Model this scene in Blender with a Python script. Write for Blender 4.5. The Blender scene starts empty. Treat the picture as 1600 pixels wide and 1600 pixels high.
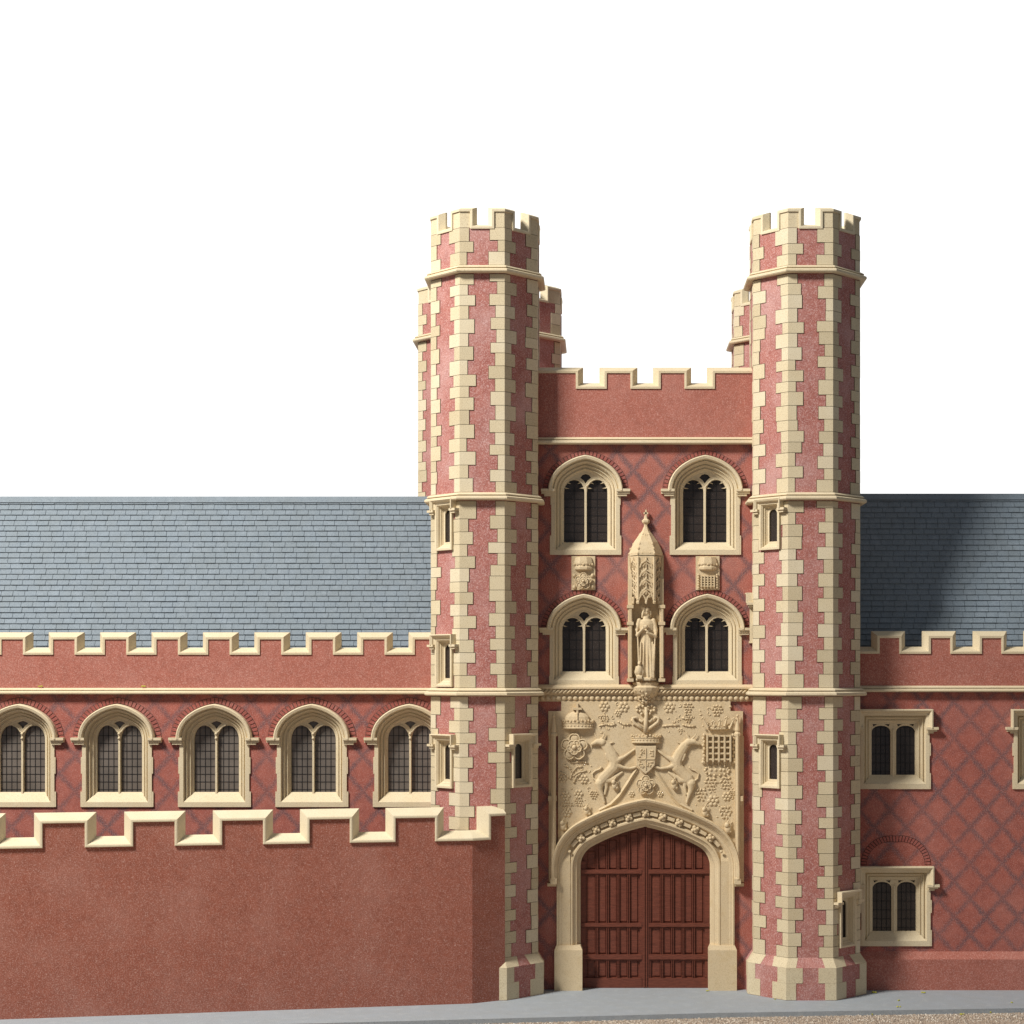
import bpy, bmesh, math, random
from math import sin, cos, pi, radians, sqrt, atan2
from mathutils import Vector, Matrix
random.seed(7)
S = bpy.context.scene
COL = S.collection

# ------------------------------------------------------------------ camera, light, exposure
D = 27.0; EYE = 4.96                      # camera distance from the facade plane (y=0), eye height
cd = bpy.data.cameras.new('camera'); cam = bpy.data.objects.new('camera', cd); COL.objects.link(cam)
cam.location = (0, -D, EYE); cam.rotation_euler = (radians(90), 0, 0)
cd.sensor_width = 36; cd.lens = 36*D/16.0
cd.shift_x = (800-940)/1600; cd.shift_y = (1050-800)/1600
cd.clip_start = 0.5; cd.clip_end = 500
S.camera = cam

w = bpy.data.worlds.new('World'); S.world = w; w.use_nodes = True
nt = w.node_tree; nt.nodes.clear()
wo = nt.nodes.new('ShaderNodeOutputWorld'); bg = nt.nodes.new('ShaderNodeBackground')
tc = nt.nodes.new('ShaderNodeTexCoord'); sep = nt.nodes.new('ShaderNodeSeparateXYZ')
mr = nt.nodes.new('ShaderNodeMapRange'); mr.inputs['From Min'].default_value = 0.55; mr.inputs['From Max'].default_value = 0.78
mx = nt.nodes.new('ShaderNodeMix'); mx.data_type = 'RGBA'
mx.inputs['A'].default_value = (0.180, 0.189, 0.205, 1); mx.inputs['B'].default_value = (1.25, 1.25, 1.25, 1)
nt.links.new(tc.outputs['Generated'], sep.inputs[0]); nt.links.new(sep.outputs['Y'], mr.inputs['Value'])
nt.links.new(mr.outputs[0], mx.inputs['Factor']); nt.links.new(mx.outputs['Result'], bg.inputs['Color'])
bg.inputs['Strength'].default_value = 1.0
nt.links.new(bg.outputs[0], wo.inputs[0])

def area(name, az, el, dist, size, power, col, target=(0.5, 0, 5)):
    ld = bpy.data.lights.new(name, 'AREA'); ld.shape = 'DISK'; ld.size = size; ld.energy = power; ld.color = col
    o = bpy.data.objects.new(name, ld); COL.objects.link(o)
    d = Vector((-sin(radians(az))*cos(radians(el)), -cos(radians(az))*cos(radians(el)), sin(radians(el))))
    o.location = Vector(target)+d*dist
    o.rotation_euler = (-d).to_track_quat('-Z', 'Y').to_euler()
    return o
KEY_E = 4.6
area('key_lamp', 50, 43, 36, 6.6, KEY_E*pi*36*36, (1.0, 0.955, 0.88))

S.view_settings.view_transform = 'Standard'; S.view_settings.look = 'None'
S.view_settings.exposure = 0.0; S.view_settings.gamma = 1.0
try: S.view_settings.use_curve_mapping = False
except Exception: pass
S.render.resolution_x = 1024; S.render.resolution_y = 1024

# ------------------------------------------------------------------ materials
def N(t, k): return t.nodes.new(k)
def mathn(t, op, a, b=None, c=None):
    n = N(t, 'ShaderNodeMath'); n.operation = op
    for i, v in enumerate((a, b, c)):
        if v is None: continue
        if isinstance(v, (int, float)): n.inputs[i].default_value = v
        else: t.links.new(v, n.inputs[i])
    return n.outputs[0]
def mixc(t, f, a, b, mode='MIX'):
    n = N(t, 'ShaderNodeMix'); n.data_type = 'RGBA'; n.blend_type = mode
    for k, v in (('Factor', f), ('A', a), ('B', b)):
        if isinstance(v, (int, float)): n.inputs[k].default_value = v
        elif isinstance(v, tuple): n.inputs[k].default_value = (*v, 1) if len(v) == 3 else v
        else: t.links.new(v, n.inputs[k])
    return n.outputs['Result']
def noise(t, pos, scale, detail=2, rough=.5):
    n = N(t, 'ShaderNodeTexNoise'); n.inputs['Scale'].default_value = scale
    n.inputs['Detail'].default_value = detail; n.inputs['Roughness'].default_value = rough
    t.links.new(pos, n.inputs['Vector']); return n.outputs['Fac']
def ramp(t, v, a, b, lo=0., hi=1.):
    n = N(t, 'ShaderNodeMapRange'); n.inputs['From Min'].default_value = a; n.inputs['From Max'].default_value = b
    n.inputs['To Min'].default_value = lo; n.inputs['To Max'].default_value = hi
    t.links.new(v, n.inputs['Value']); return n.outputs[0]
def newmat(name, rough=.8, spec=.25):
    m = bpy.data.materials.new(name); m.use_nodes = True; t = m.node_tree
    b = t.nodes['Principled BSDF']; b.inputs['Roughness'].default_value = rough
    b.inputs['Specular IOR Level'].default_value = spec
    g = N(t, 'ShaderNodeNewGeometry')
    return m, t, b, g.outputs['Position']
def bump(t, b, h, strength, dist=.01):
    n = N(t, 'ShaderNodeBump'); n.inputs['Strength'].default_value = strength; n.inputs['Distance'].default_value = dist
    t.links.new(h, n.inputs['Height']); t.links.new(n.outputs[0], b.inputs['Normal'])

def brick_mat(name, base, dark, speck, diaper=0, blotch=.25, speckamt=.55, dx=.5, dz=.56, ox=0., oz=0.):
    m, t, b, pos = newmat(name, .78, .3)
    big = noise(t, pos, 1.3, 3); mid = noise(t, pos, 9, 3)
    c = mixc(t, ramp(t, mid, .35, .7), base, dark)
    c = mixc(t, mathn(t, 'MULTIPLY', ramp(t, big, .45, .75), blotch), c, speck)
    if diaper:
        # soft lozenge lattice of dark headers
        q = N(t, 'ShaderNodeTexNoise'); q.inputs['Scale'].default_value = 12; q.inputs['Detail'].default_value = 2
        t.links.new(pos, q.inputs['Vector'])
        sp = N(t, 'ShaderNodeSeparateXYZ'); t.links.new(pos, sp.inputs[0])
        sq = N(t, 'ShaderNodeSeparateColor'); t.links.new(q.outputs['Color'], sq.inputs[0])
        X = mathn(t, 'ADD', sp.outputs['X'], mathn(t, 'MULTIPLY', mathn(t, 'SUBTRACT', sq.outputs[0], .5), .06))
        Z = mathn(t, 'ADD', sp.outputs['Z'], mathn(t, 'MULTIPLY', mathn(t, 'SUBTRACT', sq.outputs[1], .5), .06))
        X = mathn(t, 'SNAP', X, .032); Z = mathn(t, 'SNAP', Z, .020)
        X = mathn(t, 'DIVIDE', mathn(t, 'ADD', X, ox), dx); Z = mathn(t, 'DIVIDE', mathn(t, 'ADD', Z, oz), dz)
        u = mathn(t, 'PINGPONG', mathn(t, 'ADD', X, Z), .5); v = mathn(t, 'PINGPONG', mathn(t, 'SUBTRACT', X, Z), .5)
        mn = mathn(t, 'MINIMUM', u, v)
        k = ramp(t, mn, .03, .165, 1, 0)
        br = ramp(t, noise(t, pos, 46, 3, .7), .34, .58, .45, 1)
        br2 = ramp(t, noise(t, pos, 1.1, 1), .38, .62, .7, 1)
        k = mathn(t, 'MULTIPLY', mathn(t, 'MULTIPLY', mathn(t, 'MULTIPLY', k, br), br2), diaper)
        c = mixc(t, k, c, (.085, .068, .084))
    f1 = noise(t, pos, 62, 3, .75); f2 = noise(t, pos, 34, 2, .6)
    sp1 = mathn(t, 'MULTIPLY', ramp(t, f1, .50, .66), speckamt*1.15)
    c = mixc(t, sp1, c, speck)
    c = mixc(t, mathn(t, 'MULTIPLY', ramp(t, f2, .64, .76), speckamt*.9), c, (min(1, speck[0]*1.2), speck[1]*1.3, speck[2]*1.35))
    c = mixc(t, ramp(t, f1, .46, .32, 0, .5), c, tuple(x*.55 for x in base))
    t.links.new(c, b.inputs['Base Color']); bump(t, b, f1, .35, .012)
    return m

def stone_mat(name, base, grain, rough=.82, amt=.6, bumps=.3, blotch=None):
    m, t, b, pos = newmat(name, rough, .25)
    f1 = noise(t, pos, 80, 3, .7); mid = noise(t, pos, 3.5, 3)
    c = mixc(t, ramp(t, mid, .3, .75, 0, .55), base, tuple(x*y for x, y in zip(base, (.93, .88, .80))))
    if blotch: c = mixc(t, ramp(t, noise(t, pos, 6, 4, .6), .52, .68, 0, .6), c, blotch)
    c = mixc(t, mathn(t, 'MULTIPLY', ramp(t, f1, .50, .34), amt), c, grain)
    t.links.new(c, b.inputs['Base Color']); bump(t, b, f1, bumps, .012)
    return m

M = {}
RB = (.42, .135, .10)
M['brick_turret'] = brick_mat('turret_brick', (.42, .155, .125), (.34, .115, .095), (.66, .46, .44), blotch=.4, speckamt=.65)
M['brick_diaper'] = brick_mat('diaper_brick', (.38, .112, .082), (.30, .085, .065), (.58, .34, .30), diaper=.82, blotch=.14, speckamt=.42)
M['brick_gate'] = brick_mat('gate_brick', (.40, .125, .09), (.33, .10, .072), (.60, .36, .32), diaper=.85, blotch=.2, speckamt=.5, dx=.52, dz=.60, ox=.3)
M['brick_plain'] = brick_mat('parapet_brick', (.40, .135, .098), (.345, .115, .083), (.62, .36, .31), blotch=.15, speckamt=.5)
M['brick_low'] = brick_mat('boundary_brick', (.315, .100, .064), (.27, .088, .058), (.54, .32, .27), blotch=.2, speckamt=.62)
M['brick_arch'] = brick_mat('arch_brick', (.33, .09, .07), (.27, .07, .055), (.5, .3, .27), speckamt=.3)
M['stone'] = stone_mat('stone', (.71, .615, .435), (.42, .32, .19))
M['stone_warm'] = stone_mat('carved_stone', (.69, .565, .375), (.42, .31, .18), amt=.7, blotch=(.62, .48, .28))
M['stone_quoin'] = stone_mat('quoin_stone', (.67, .585, .41), (.40, .31, .19), amt=.8)
M['stone_pale'] = stone_mat('pale_stone', (.74, .66, .48), (.45, .36, .24), amt=.5)
M['slate'] = stone_mat('slate', (.205, .252, .298), (.085, .115, .15), rough=.55, amt=.85, bumps=.4, blotch=(.25, .30, .35))
M['pavement'] = stone_mat('pavement', (.35, .385, .42), (.21, .24, .28), rough=.85, amt=.9, blotch=(.41, .44, .46))
M['gravel_dark'] = stone_mat('gravel_dark', (.30, .25, .21), (.12, .10, .08), amt=.6)
M['gravel_pale'] = stone_mat('gravel_pale', (.68, .62, .54), (.3, .25, .2), amt=.6)
M['gravel'] = stone_mat('gravel', (.52, .425, .34), (.20, .15, .11), rough=.95, amt=1.0, bumps=.9)
def plain(name, c, rough=.8, spec=.3):
    m, t, b, pos = newmat(name, rough, spec)
    f = noise(t, pos, 45, 2); cc = mixc(t, ramp(t, f, .35, .7), c, tuple(min(1, x*1.25) for x in c))
    t.links.new(cc, b.inputs['Base Color']); return m
M['joint'] = plain('joint', (.12, .075, .05))
M['arch_joint_soft'] = plain('arch_joint_soft', (.11, .055, .045))
M['stone_quoin_dull'] = stone_mat('quoin_stone_dull', (.60, .52, .36), (.36, .28, .17), amt=.85)
M['stone_quoin_pale'] = stone_mat('quoin_stone_pale', (.71, .63, .465), (.42, .34, .22), amt=.7)
M['arch_joint'] = plain('arch_joint', (.035, .02, .018))
M['lead'] = plain('leading', (.012, .011, .012))
M['crumb'] = plain('crumb', (.42, .40, .06))
M['void'] = plain('dark_interior', (.02, .018, .016))
def glass_mat(name, c, speck):
    m, t, b, pos = newmat(name, .22, .45)
    f = noise(t, pos, 130, 2, .6); g = noise(t, pos, 2.2, 2)
    cc = mixc(t, ramp(t, g, .35, .7), c, tuple(x*.7 for x in c))
    cc = mixc(t, mathn(t, 'MULTIPLY', ramp(t, f, .68, .74), speck), cc, (.5, .47, .45))
    t.links.new(cc, b.inputs['Base Color']); return m
M['glass_dark'] = glass_mat('dark_glass', (.040, .031, .027), .8)
M['glass_grey'] = glass_mat('grey_glass', (.17, .145, .125), .4)
def wood_mat():
    m, t, b, pos = newmat('door_wood', .55, .4)
    mp = N(t, 'ShaderNodeMapping'); mp.inputs['Scale'].default_value = (6, 6, 60); t.links.new(pos, mp.inputs[0])
    f = noise(t, mp.outputs[0], 1.6, 4, .6)
    c = mixc(t, ramp(t, f, .3, .7), (.105, .027, .015), (.20, .055, .031))
    s = noise(t, pos, 90, 2)
    c = mixc(t, ramp(t, s, .70, .78, 0, .5), c, (.45, .25, .2))
    t.links.new(c, b.inputs['Base Color']); bump(t, b, f, .5, .01); return m
M['wood'] = wood_mat()

# ------------------------------------------------------------------ mesh helpers
class MB:
    def __init__(s): s.v = []; s.f = []; s.m = []; s.mi = 0; s.mats = []; s.tr = None
    def mat(s, m):
        if m not in s.mats: s.mats.append(m)
        s.mi = s.mats.index(m); return s
    def add(s, vs, fs):
        o = len(s.v)
        if s.tr: vs = [s.tr @ Vector(p) for p in vs]
        s.v += [tuple(p) for p in vs]
        for f in fs: s.f.append([i+o for i in f]); s.m.append(s.mi)
    def box(s, x0, x1, y0, y1, z0, z1):
        vs = [(x, y, z) for x in (x0, x1) for y in (y0, y1) for z in (z0, z1)]
        s.add(vs, [(0,1,3,2),(4,6,7,5),(0,4,5,1),(2,3,7,6),(0,2,6,4),(1,5,7,3)])
    def rings(s, R, closed=True, cap0=False, cap1=False):
        n = len(R[0]); vs = [p for r in R for p in r]; fs = []
        for k in range(len(R)-1):
            for i in range(n if closed else n-1):
                j = (i+1) % n; fs.append((k*n+i, k*n+j, (k+1)*n+j, (k+1)*n+i))
        if cap0: fs.append(tuple(range(n)))
        if cap1: fs.append(tuple((len(R)-1)*n+i for i in range(n)))
        s.add(vs, fs)
    def blob(s, c, r, nu=10, nv=6, rot=None):
        cx, cy, cz = c
        if isinstance(r, (int, float)): r = (r, r, r)
        R = []
        for j in range(nv+1):
            t = pi*j/nv; R.append([Vector((r[0]*sin(t)*cos(2*pi*i/nu), r[1]*sin(t)*sin(2*pi*i/nu), r[2]*cos(t))) for i in range(nu)])
        if rot is not None: R = [[rot @ p for p in q] for q in R]
        s.rings([[(p.x+cx, p.y+cy, p.z+cz) for p in q] for q in R])
    def tube(s, pts, r, n=8, flat=1.0):
        # tapered tube along a path; flat squashes it in y
        P = [Vector(p) for p in pts]; R = []
        rr = r if isinstance(r, (list, tuple)) else [r]*len(P)
        for i, p in enumerate(P):
            d = (P[min(i+1, len(P)-1)]-P[max(i-1, 0)]).normalized()
            a = Vector((0, 1, 0)); b = d.cross(a)
            if b.length < 1e-3: a = Vector((1, 0, 0)); b = d.cross(a)
            b.normalize(); a = b.cross(d).normalized()
            R.append([p+(a*cos(2*pi*k/n)*flat+b*sin(2*pi*k/n))*rr[i] for k in range(n)])
        s.rings(R, True, True, True)
    def cone(s, c, r0, r1, z0, z1, n=8, ph=0, sy=1.0):
        s.rings([[(c[0]+r*cos(ph+2*pi*k/n), c[1]+sy*r*sin(ph+2*pi*k/n), z) for k in range(n)] for r, z in ((r0, z0), (r1, z1))], True, True, True)
    def lathe(s, c, prof, n=12, ph=0, sy=1.0):
        s.rings([[(c[0]+r*cos(ph+2*pi*k/n), c[1]+sy*r*sin(ph+2*pi*k/n), c[2]+z) for k in range(n)] for r, z in prof], True, True, True)
    def plate(s, loops, y0, y1, bevel=0.0):
        # loops in (x,z); first the outline, the rest holes; solid between y0 and y1
        c = bpy.data.curves.new('t', 'CURVE'); c.dimensions = '2D'; c.fill_mode = 'BOTH'
        c.extrude = max(abs(y1-y0)/2-bevel, 0); c.bevel_depth = bevel; c.bevel_resolution = 1
        if bevel: c.offset = -bevel
        for L in loops:
            sp = c.splines.new('POLY'); sp.points.add(len(L)-1)
            for i, (x, z) in enumerate(L): sp.points[i].co = (x, z, 0, 1)
            sp.use_cyclic_u = True
        o = bpy.data.objects.new('t', c); COL.objects.link(o)
        dg = bpy.context.evaluated_depsgraph_get(); dg.update()
        me = bpy.data.meshes.new_from_object(o.evaluated_get(dg))
        ym = (y0+y1)/2
        s.add([(v.co.x, ym-v.co.z, v.co.y) for v in me.vertices], [tuple(p.vertices) for p in me.polygons])
        bpy.data.objects.remove(o); bpy.data.curves.remove(c); bpy.data.meshes.remove(me)
    def build(s, name, m=None, parent=None, loc=None, rot=None, smooth=False, remesh=0):
        me = bpy.data.meshes.new(name); me.from_pydata(s.v, [], s.f)
        for q in (s.mats or [m]): me.materials.append(M[q] if isinstance(q, str) else q)
        if s.mats:
            for p, i in zip(me.polygons, s.m): p.material_index = i
        bm = bmesh.new(); bm.from_mesh(me); bmesh.ops.remove_doubles(bm, verts=bm.verts, dist=1e-5)
        bmesh.ops.recalc_face_normals(bm, faces=bm.faces); bm.to_mesh(me); bm.free()
        o = bpy.data.objects.new(name, me); COL.objects.link(o)
        if remesh:
            md = o.modifiers.new('r', 'REMESH'); md.mode = 'VOXEL'; md.voxel_size = remesh
            sm = o.modifiers.new('s', 'SMOOTH'); sm.iterations = 2; sm.factor = .5
            dg = bpy.context.evaluated_depsgraph_get(); dg.update()
            me2 = bpy.data.meshes.new_from_object(o.evaluated_get(dg)); o.modifiers.clear()
            o.data = me2; me2.name = name
            if not me2.materials: me2.materials.append(M[m])
            smooth = True
        if smooth:
            for p in o.data.polygons: p.use_smooth = True
        if parent: o.parent = parent
        if loc: o.location = loc
        if rot is not None: o.rotation_euler = (0, 0, rot)
        return o
def thing(name, label, cat, loc=(0, 0, 0), group=None):
    o = bpy.data.objects.new(name, None); COL.objects.link(o); o.location = loc
    o['label'] = label; o['category'] = cat
    if group: o['group'] = group
    return o
def tag(o, label, cat, group=None):
    o['label'] = label; o['category'] = cat
    if group: o['group'] = group
    return o
def copy_part(o, parent, loc, rot=None):
    c = o.copy(); COL.objects.link(c); c.parent = parent; c.location = loc
    if rot is not None: c.rotation_euler = (0, 0, rot)
    for ch in [k for k in bpy.data.objects if k.parent == o]:
        d = ch.copy(); COL.objects.link(d); d.parent = c
    return c
# measured photograph coordinates (1600 px) to metres on a plane at depth y
def PX(sx, y=0.): return (sx-940)/100*(D+y)/D
def PZ(sy, y=0.): return EYE+(1050-sy)/100*(D+y)/D

# ------------------------------------------------------------------ arches
def arch(hw, zs, rise, r1, th, o, zb, n=7):
    """four-centred arch, offset outwards by o, with jambs down to zb. Returns ring of (x,z) starting bottom left."""
    if rise == 0:
        pts = [(-hw-o, zb), (-hw-o, zs+o), (hw+o, zs+o), (hw+o, zb)]
        return pts
    c = -hw+r1; T = radians(th)
    k = (r1*r1-c*c-rise*rise)/(2*(c*cos(T)+rise*sin(T)-r1))
    C2 = (c+k*cos(T), -k*sin(T)); R = k+r1+o; ra = r1+o
    L = [(-hw-o, zb)]
    for i in range(n): a = T*i/(n-1); L.append((c-ra*cos(a), zs+ra*sin(a)))
    za = C2[1]+sqrt(max(R*R-C2[0]**2, 1e-9)); a1 = atan2(za-C2[1], C2[0])
    for i in range(1, n+1):
        a = T+(a1-T)*i/n; L.append((C2[0]-R*cos(a), zs+C2[1]+R*sin(a)))
    L[-1] = (0.0, zs+za)
    return L+[(-x, z) for x, z in reversed(L[:-1])]
def loft(mb, spec, prof):
    """prof: (offset, y, zbottom)"""
    R = []
    for o, y, zb in prof:
        R.append([(x, y, z) for x, z in arch(*spec, o, zb)])
    mb.rings(R, True)
def sweep_arch(mb, spec, zb, prof, closed_prof=True):
    """prof points (offset, y) swept along the arch line from jamb foot to jamb foot"""
    R = []
    for o, y in prof: R.append([(x, y, z) for x, z in arch(*spec, o, zb)])
    if closed_prof: R.append(R[0])
    mb.rings(R, False)
    for e in (0, -1): mb.add([r[e] for r in R[:len(prof)]], [tuple(range(len(prof)))])
def voussoirs(parent, spec, o0, o1, zb, n, name='brick_arch', y=0., jm='arch_joint_soft'):
    mb = MB(); mb.mat(jm)
    A = arch(*spec, o0-.006, zb)[1:-1]; B = arch(*spec, o1+.006, zb)[1:-1]
    mb.rings([[(x, y-.003, z) for x, z in A], [(x, y-.003, z) for x, z in B]], False)
    mb.mat('brick_arch')
    def at(L, t):
        ds = [0]
        for a, b in zip(L, L[1:]): ds.append(ds[-1]+math.hypot(a[0]-b[0], a[1]-b[1]))
        s = t*ds[-1]
        for i in range(len(L)-1):
            if s <= ds[i+1]+1e-9:
                q = (s-ds[i])/max(ds[i+1]-ds[i], 1e-9); return (L[i][0]+(L[i+1][0]-L[i][0])*q, L[i][1]+(L[i+1][1]-L[i][1])*q)
        return L[-1]
    A = arch(*spec, o0, zb)[1:-1]; B = arch(*spec, o1, zb)[1:-1]
    g = .16/n
    for i in range(n):
        t0 = (i+g)/n+.0; t1 = (i+1-g)/n
        t0 = (i+.12)/n; t1 = (i+.88)/n
        q = [at(A, t0), at(A, t1), at(B, t1), at(B, t0)]
        mb.rings([[(x, yy, z) for x, z in q] for yy in (y-.001, y-.010)], True, True, True)
    return mb.build(name, None, parent)

# ------------------------------------------------------------------ windows
def light_hole(cx, hw, zb, zs, za, cusp):
    L = [(cx-hw, zb), (cx-hw, zs)]
    n = 9; H = []
    for i in range(1, n+1):
        a = (pi/2)*i/n; x = -hw*cos(a)**.9; z = zs+(za-zs)*sin(a)**1.05
        H.append((x, z))
    if cusp:
        H2 = []
        for i, (x, z) in enumerate(H):
            H2.append((x, z))
            if i == 1: H2 += [(x*.50, z+.005), (x*.93, z+.022)]
            if i == 4: H2 += [(x*.45, z-.012), (x*.86, z+.020)]
        H = H2
    L += [(cx+x, z) for x, z in H]
    L += [(cx-x, z) for x, z in reversed(H[:-1])]
    L += [(cx+hw, zs), (cx+hw, zb)]
    return L
def arched_window(parent, loc, kind):
    P = dict(A=dict(zs=1.0, zb=.20, la=1.185, gl='glass_dark', cusp=True, gx=2, gz=7, hw=.345),
             A2=dict(zs=.87, zb=.21, la=1.055, gl='glass_dark', cusp=True, gx=3, gz=5, hw=.345),
             B=dict(zs=1.06, zb=.22, la=1.27, gl='glass_grey', cusp=False, gx=4, gz=8, hw=.355))[kind]
    zs, zb, hw = P['zs'], P['zb'], P['hw']
    spec = (hw, zs, .31, .24, 50)
    mb = MB(); mb.mat('stone')
    loft(mb, spec, [(.19, .0, .0), (.19, -.028, .0), (.13, -.028, .075), (.122, -.006, .08), (.122, .03, .085), (.105, .045, .095), (.095, .025, .10), (.085, .025, .105),
                    (.080, .065, .12), (.055, .085, .135), (.048, .065, .145), (.038, .065, .15), (.03, .105, .165), (.0, .12, .195), (-.002, .20, .21)])
    mb.add([(-hw-.127, -.026, .076), (hw+.127, -.026, .076), (hw, .128, zb+.004), (-hw, .128, zb+.004)], [(0,1,2,3)])
    # toothed jamb stones
    for s in (-1, 1):
        for z0, z1, e in ((0, .24, .025), (.52, .78, .018)) if kind == 'B' else ((0, .30, .022), (.78, zs-.0, .012)) if kind == 'A' else ((0, .14, .01),):
            xa, xb = sorted((s*(hw+.17), s*(hw+.19+e))); mb.box(xa, xb, -.026, .0, z0+.001, z1)
    fr = mb.build('window', None, parent, loc)
    t = MB(); t.mat('stone')
    mh = .019
    ow = hw-.004; c = (ow+mh)/2; lh = (ow-mh)/2
    H = [light_hole(s*c, lh, zb-.05, zs-.02, P['la'], P['cusp']) for s in (-1, 1)]
    ap = zs+.31; la = P['la']
    eye = [(0, la-.055), (-.035, la-.005), (-.085, la+.035), (-.05, ap-.045), (0, ap-.03), (.05, ap-.045), (.085, la+.035), (.035, la-.005)]
    outl = arch(*spec, .006, zb-.055)
    t.plate([outl]+H+[eye], .125, .165, .008)
    # mullion shaft standing proud of the tracery, on the sloped sill
    t.box(-.014, .014, .10, .13, zb-.04, la-.10)
    for s in (-1, 1):
        pts = [(0, .115, la-.12)]+[(s*(c-lh*cos(a)*1.09), .115, zs-.02+(la-zs+.03)*sin(a)) for a in [radians(q) for q in (35, 50, 65, 80)]]
        t.tube(pts, .012, 6)
    if kind == 'B':
        for z in (la-.13, la-.20): t.blob((0, .095, z), .022)
    t.build('tracery', None, fr)
    g = MB(); g.mat(P['gl'])
    g.box(-hw-.02, hw+.02, .170, .19, zb-.06, ap+.01)
    g.mat('lead')
    for s in (-1, 1):
        for i in range(1, P['gx']): x = s*c-lh+2*lh*i/P['gx']; g.box(x-.004, x+.004, .163, .172, zb-.05, la)
        for i in range(0, P['gz']+1): z = zb+.04+(la-zb-.08)*i/P['gz']; g.box(s*c-lh, s*c+lh, .164, .171, z-.0035, z+.0035)
    g.build('pane', None, fr)
    h = MB(); h.mat('stone')
    sweep_arch(h, spec, zs-.0, [(.135, .0), (.135, -.035), (.148, -.048), (.158, -.035), (.170, -.03), (.172, -.07), (.185, -.10), (.222, -.112), (.238, -.09), (.24, .0)])
    for s in (-1, 1):
        for xa, xb, z0, z1, yy in ((.14, .35, .035, .075, -.10), (.14, .345, .0, .035, -.075), (.15, .30, -.035, .0, -.06)):
            a, b = sorted((s*(hw+xa), s*(hw+xb))); h.box(a, b, yy, .0, zs+z0-.05, zs+z1-.05)
    h.build('hood_mould', None, fr)
    voussoirs(fr, spec, .255, .335 if kind == 'B' else .32, zs, 32)
    return fr
def square_window(parent, loc, arch_ring=False):
    hw, zt, zb = .355, 1.03, .21
    spec = (hw, zt, 0, 0, 0)
    mb = MB(); mb.mat('stone')
    loft(mb, spec, [(.185, .0, .0), (.185, -.028, .0), (.13, -.028, .08), (.122, .0, .085), (.12, .04, .09), (.10, .055, .10), (.09, .03, .105), (.08, .03, .11), (.075, .075, .125), (.05, .09, .14), (.042, .07, .15), (.032, .07, .155), (.026, .11, .18), (.0, .12, .20), (-.002, .2, .22)])
    mb.add([(-hw-.127, -.026, .081), (hw+.127, -.026, .081), (hw, .128, zb+.004), (-hw, .128, zb+.004)], [(0,1,2,3)])
    for s in (-1, 1):
        for z0, z1 in ((0, .25), (.52, .72)): xa, xb = sorted((s*(hw+.17), s*(hw+.205))); mb.box(xa, xb, -.026, .0, z0+.001, z1)
    fr = mb.build('window', None, parent, loc)
    t = MB(); t.mat('stone'); c, lh = .193, .148
    H = [light_hole(s*c, lh, zb-.02, .89, .985, False) for s in (-1, 1)]
    sp = []
    for s in (-1, 1):
        for q in (-1, 1):
            x0 = s*c+q*.135; sp.append([(x0, 1.01), (x0-q*.075, 1.01), (x0-q*.015, .975)] if q > 0 else [(x0, 1.01), (x0+.015, .975), (x0+.075, 1.01)])
    t.plate([[(-hw-.005, zb-.03), (-hw-.005, zt+.005), (hw+.005, zt+.005), (hw+.005, zb-.03)]]+H+sp, .125, .165, .007)
    t.box(-.016, .016, .10, .13, zb-.03, .93)
    t.build('tracery', None, fr)
    g = MB(); g.mat('glass_dark'); g.box(-hw-.02, hw+.02, .170, .19, zb-.05, zt+.02); g.mat('lead')
    for s in (-1, 1):
        for i in range(1, 4): x = s*c-lh+2*lh*i/4; g.box(x-.004, x+.004, .163, .172, zb-.03, .98)
        for i in range(6): z = zb+.05+.14*i; g.box(s*c-lh, s*c+lh, .164, .171, z-.004, z+.004)
    g.build('pane', None, fr)
    h = MB(); h.mat('stone')
    # square label: top bar plus drops and turned ends
    path = [(-.585, .95), (-.585, 1.25), (.585, 1.25), (.585, .95)]
    prof = [(.10, 0), (.10, -.03), (.075, -.045), (.06, -.05), (.045, -.085), (.02, -.11), (.0, -.105), (-.0, 0)]
    R = []
    for o, y in prof:
        R.append([(-.585+o, y, .95), (-.585+o, y, 1.25-o), (.585-o, y, 1.25-o), (.585-o, y, .95)])
    R.append(R[0]); h.rings(R, False)
    for e in (0, -1): h.add([r[e] for r in R[:-1]], [tuple(range(len(prof)))])
    for s in (-1, 1):
        for xa, xb, z0, z1, yy in ((.49, .67, .93, .97, -.10), (.50, .65, .90, .93, -.075), (.50, .60, .87, .90, -.05)):
            a, b = sorted((s*xa, s*xb)); h.box(a, b, yy, 0, z0, z1)
    h.build('hood_mould', None, fr)
    if arch_ring: voussoirs(fr, (.46, 1.27, .36, .36, 60), .0, .085, 1.27, 30, jm='arch_joint')
    return fr
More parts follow.
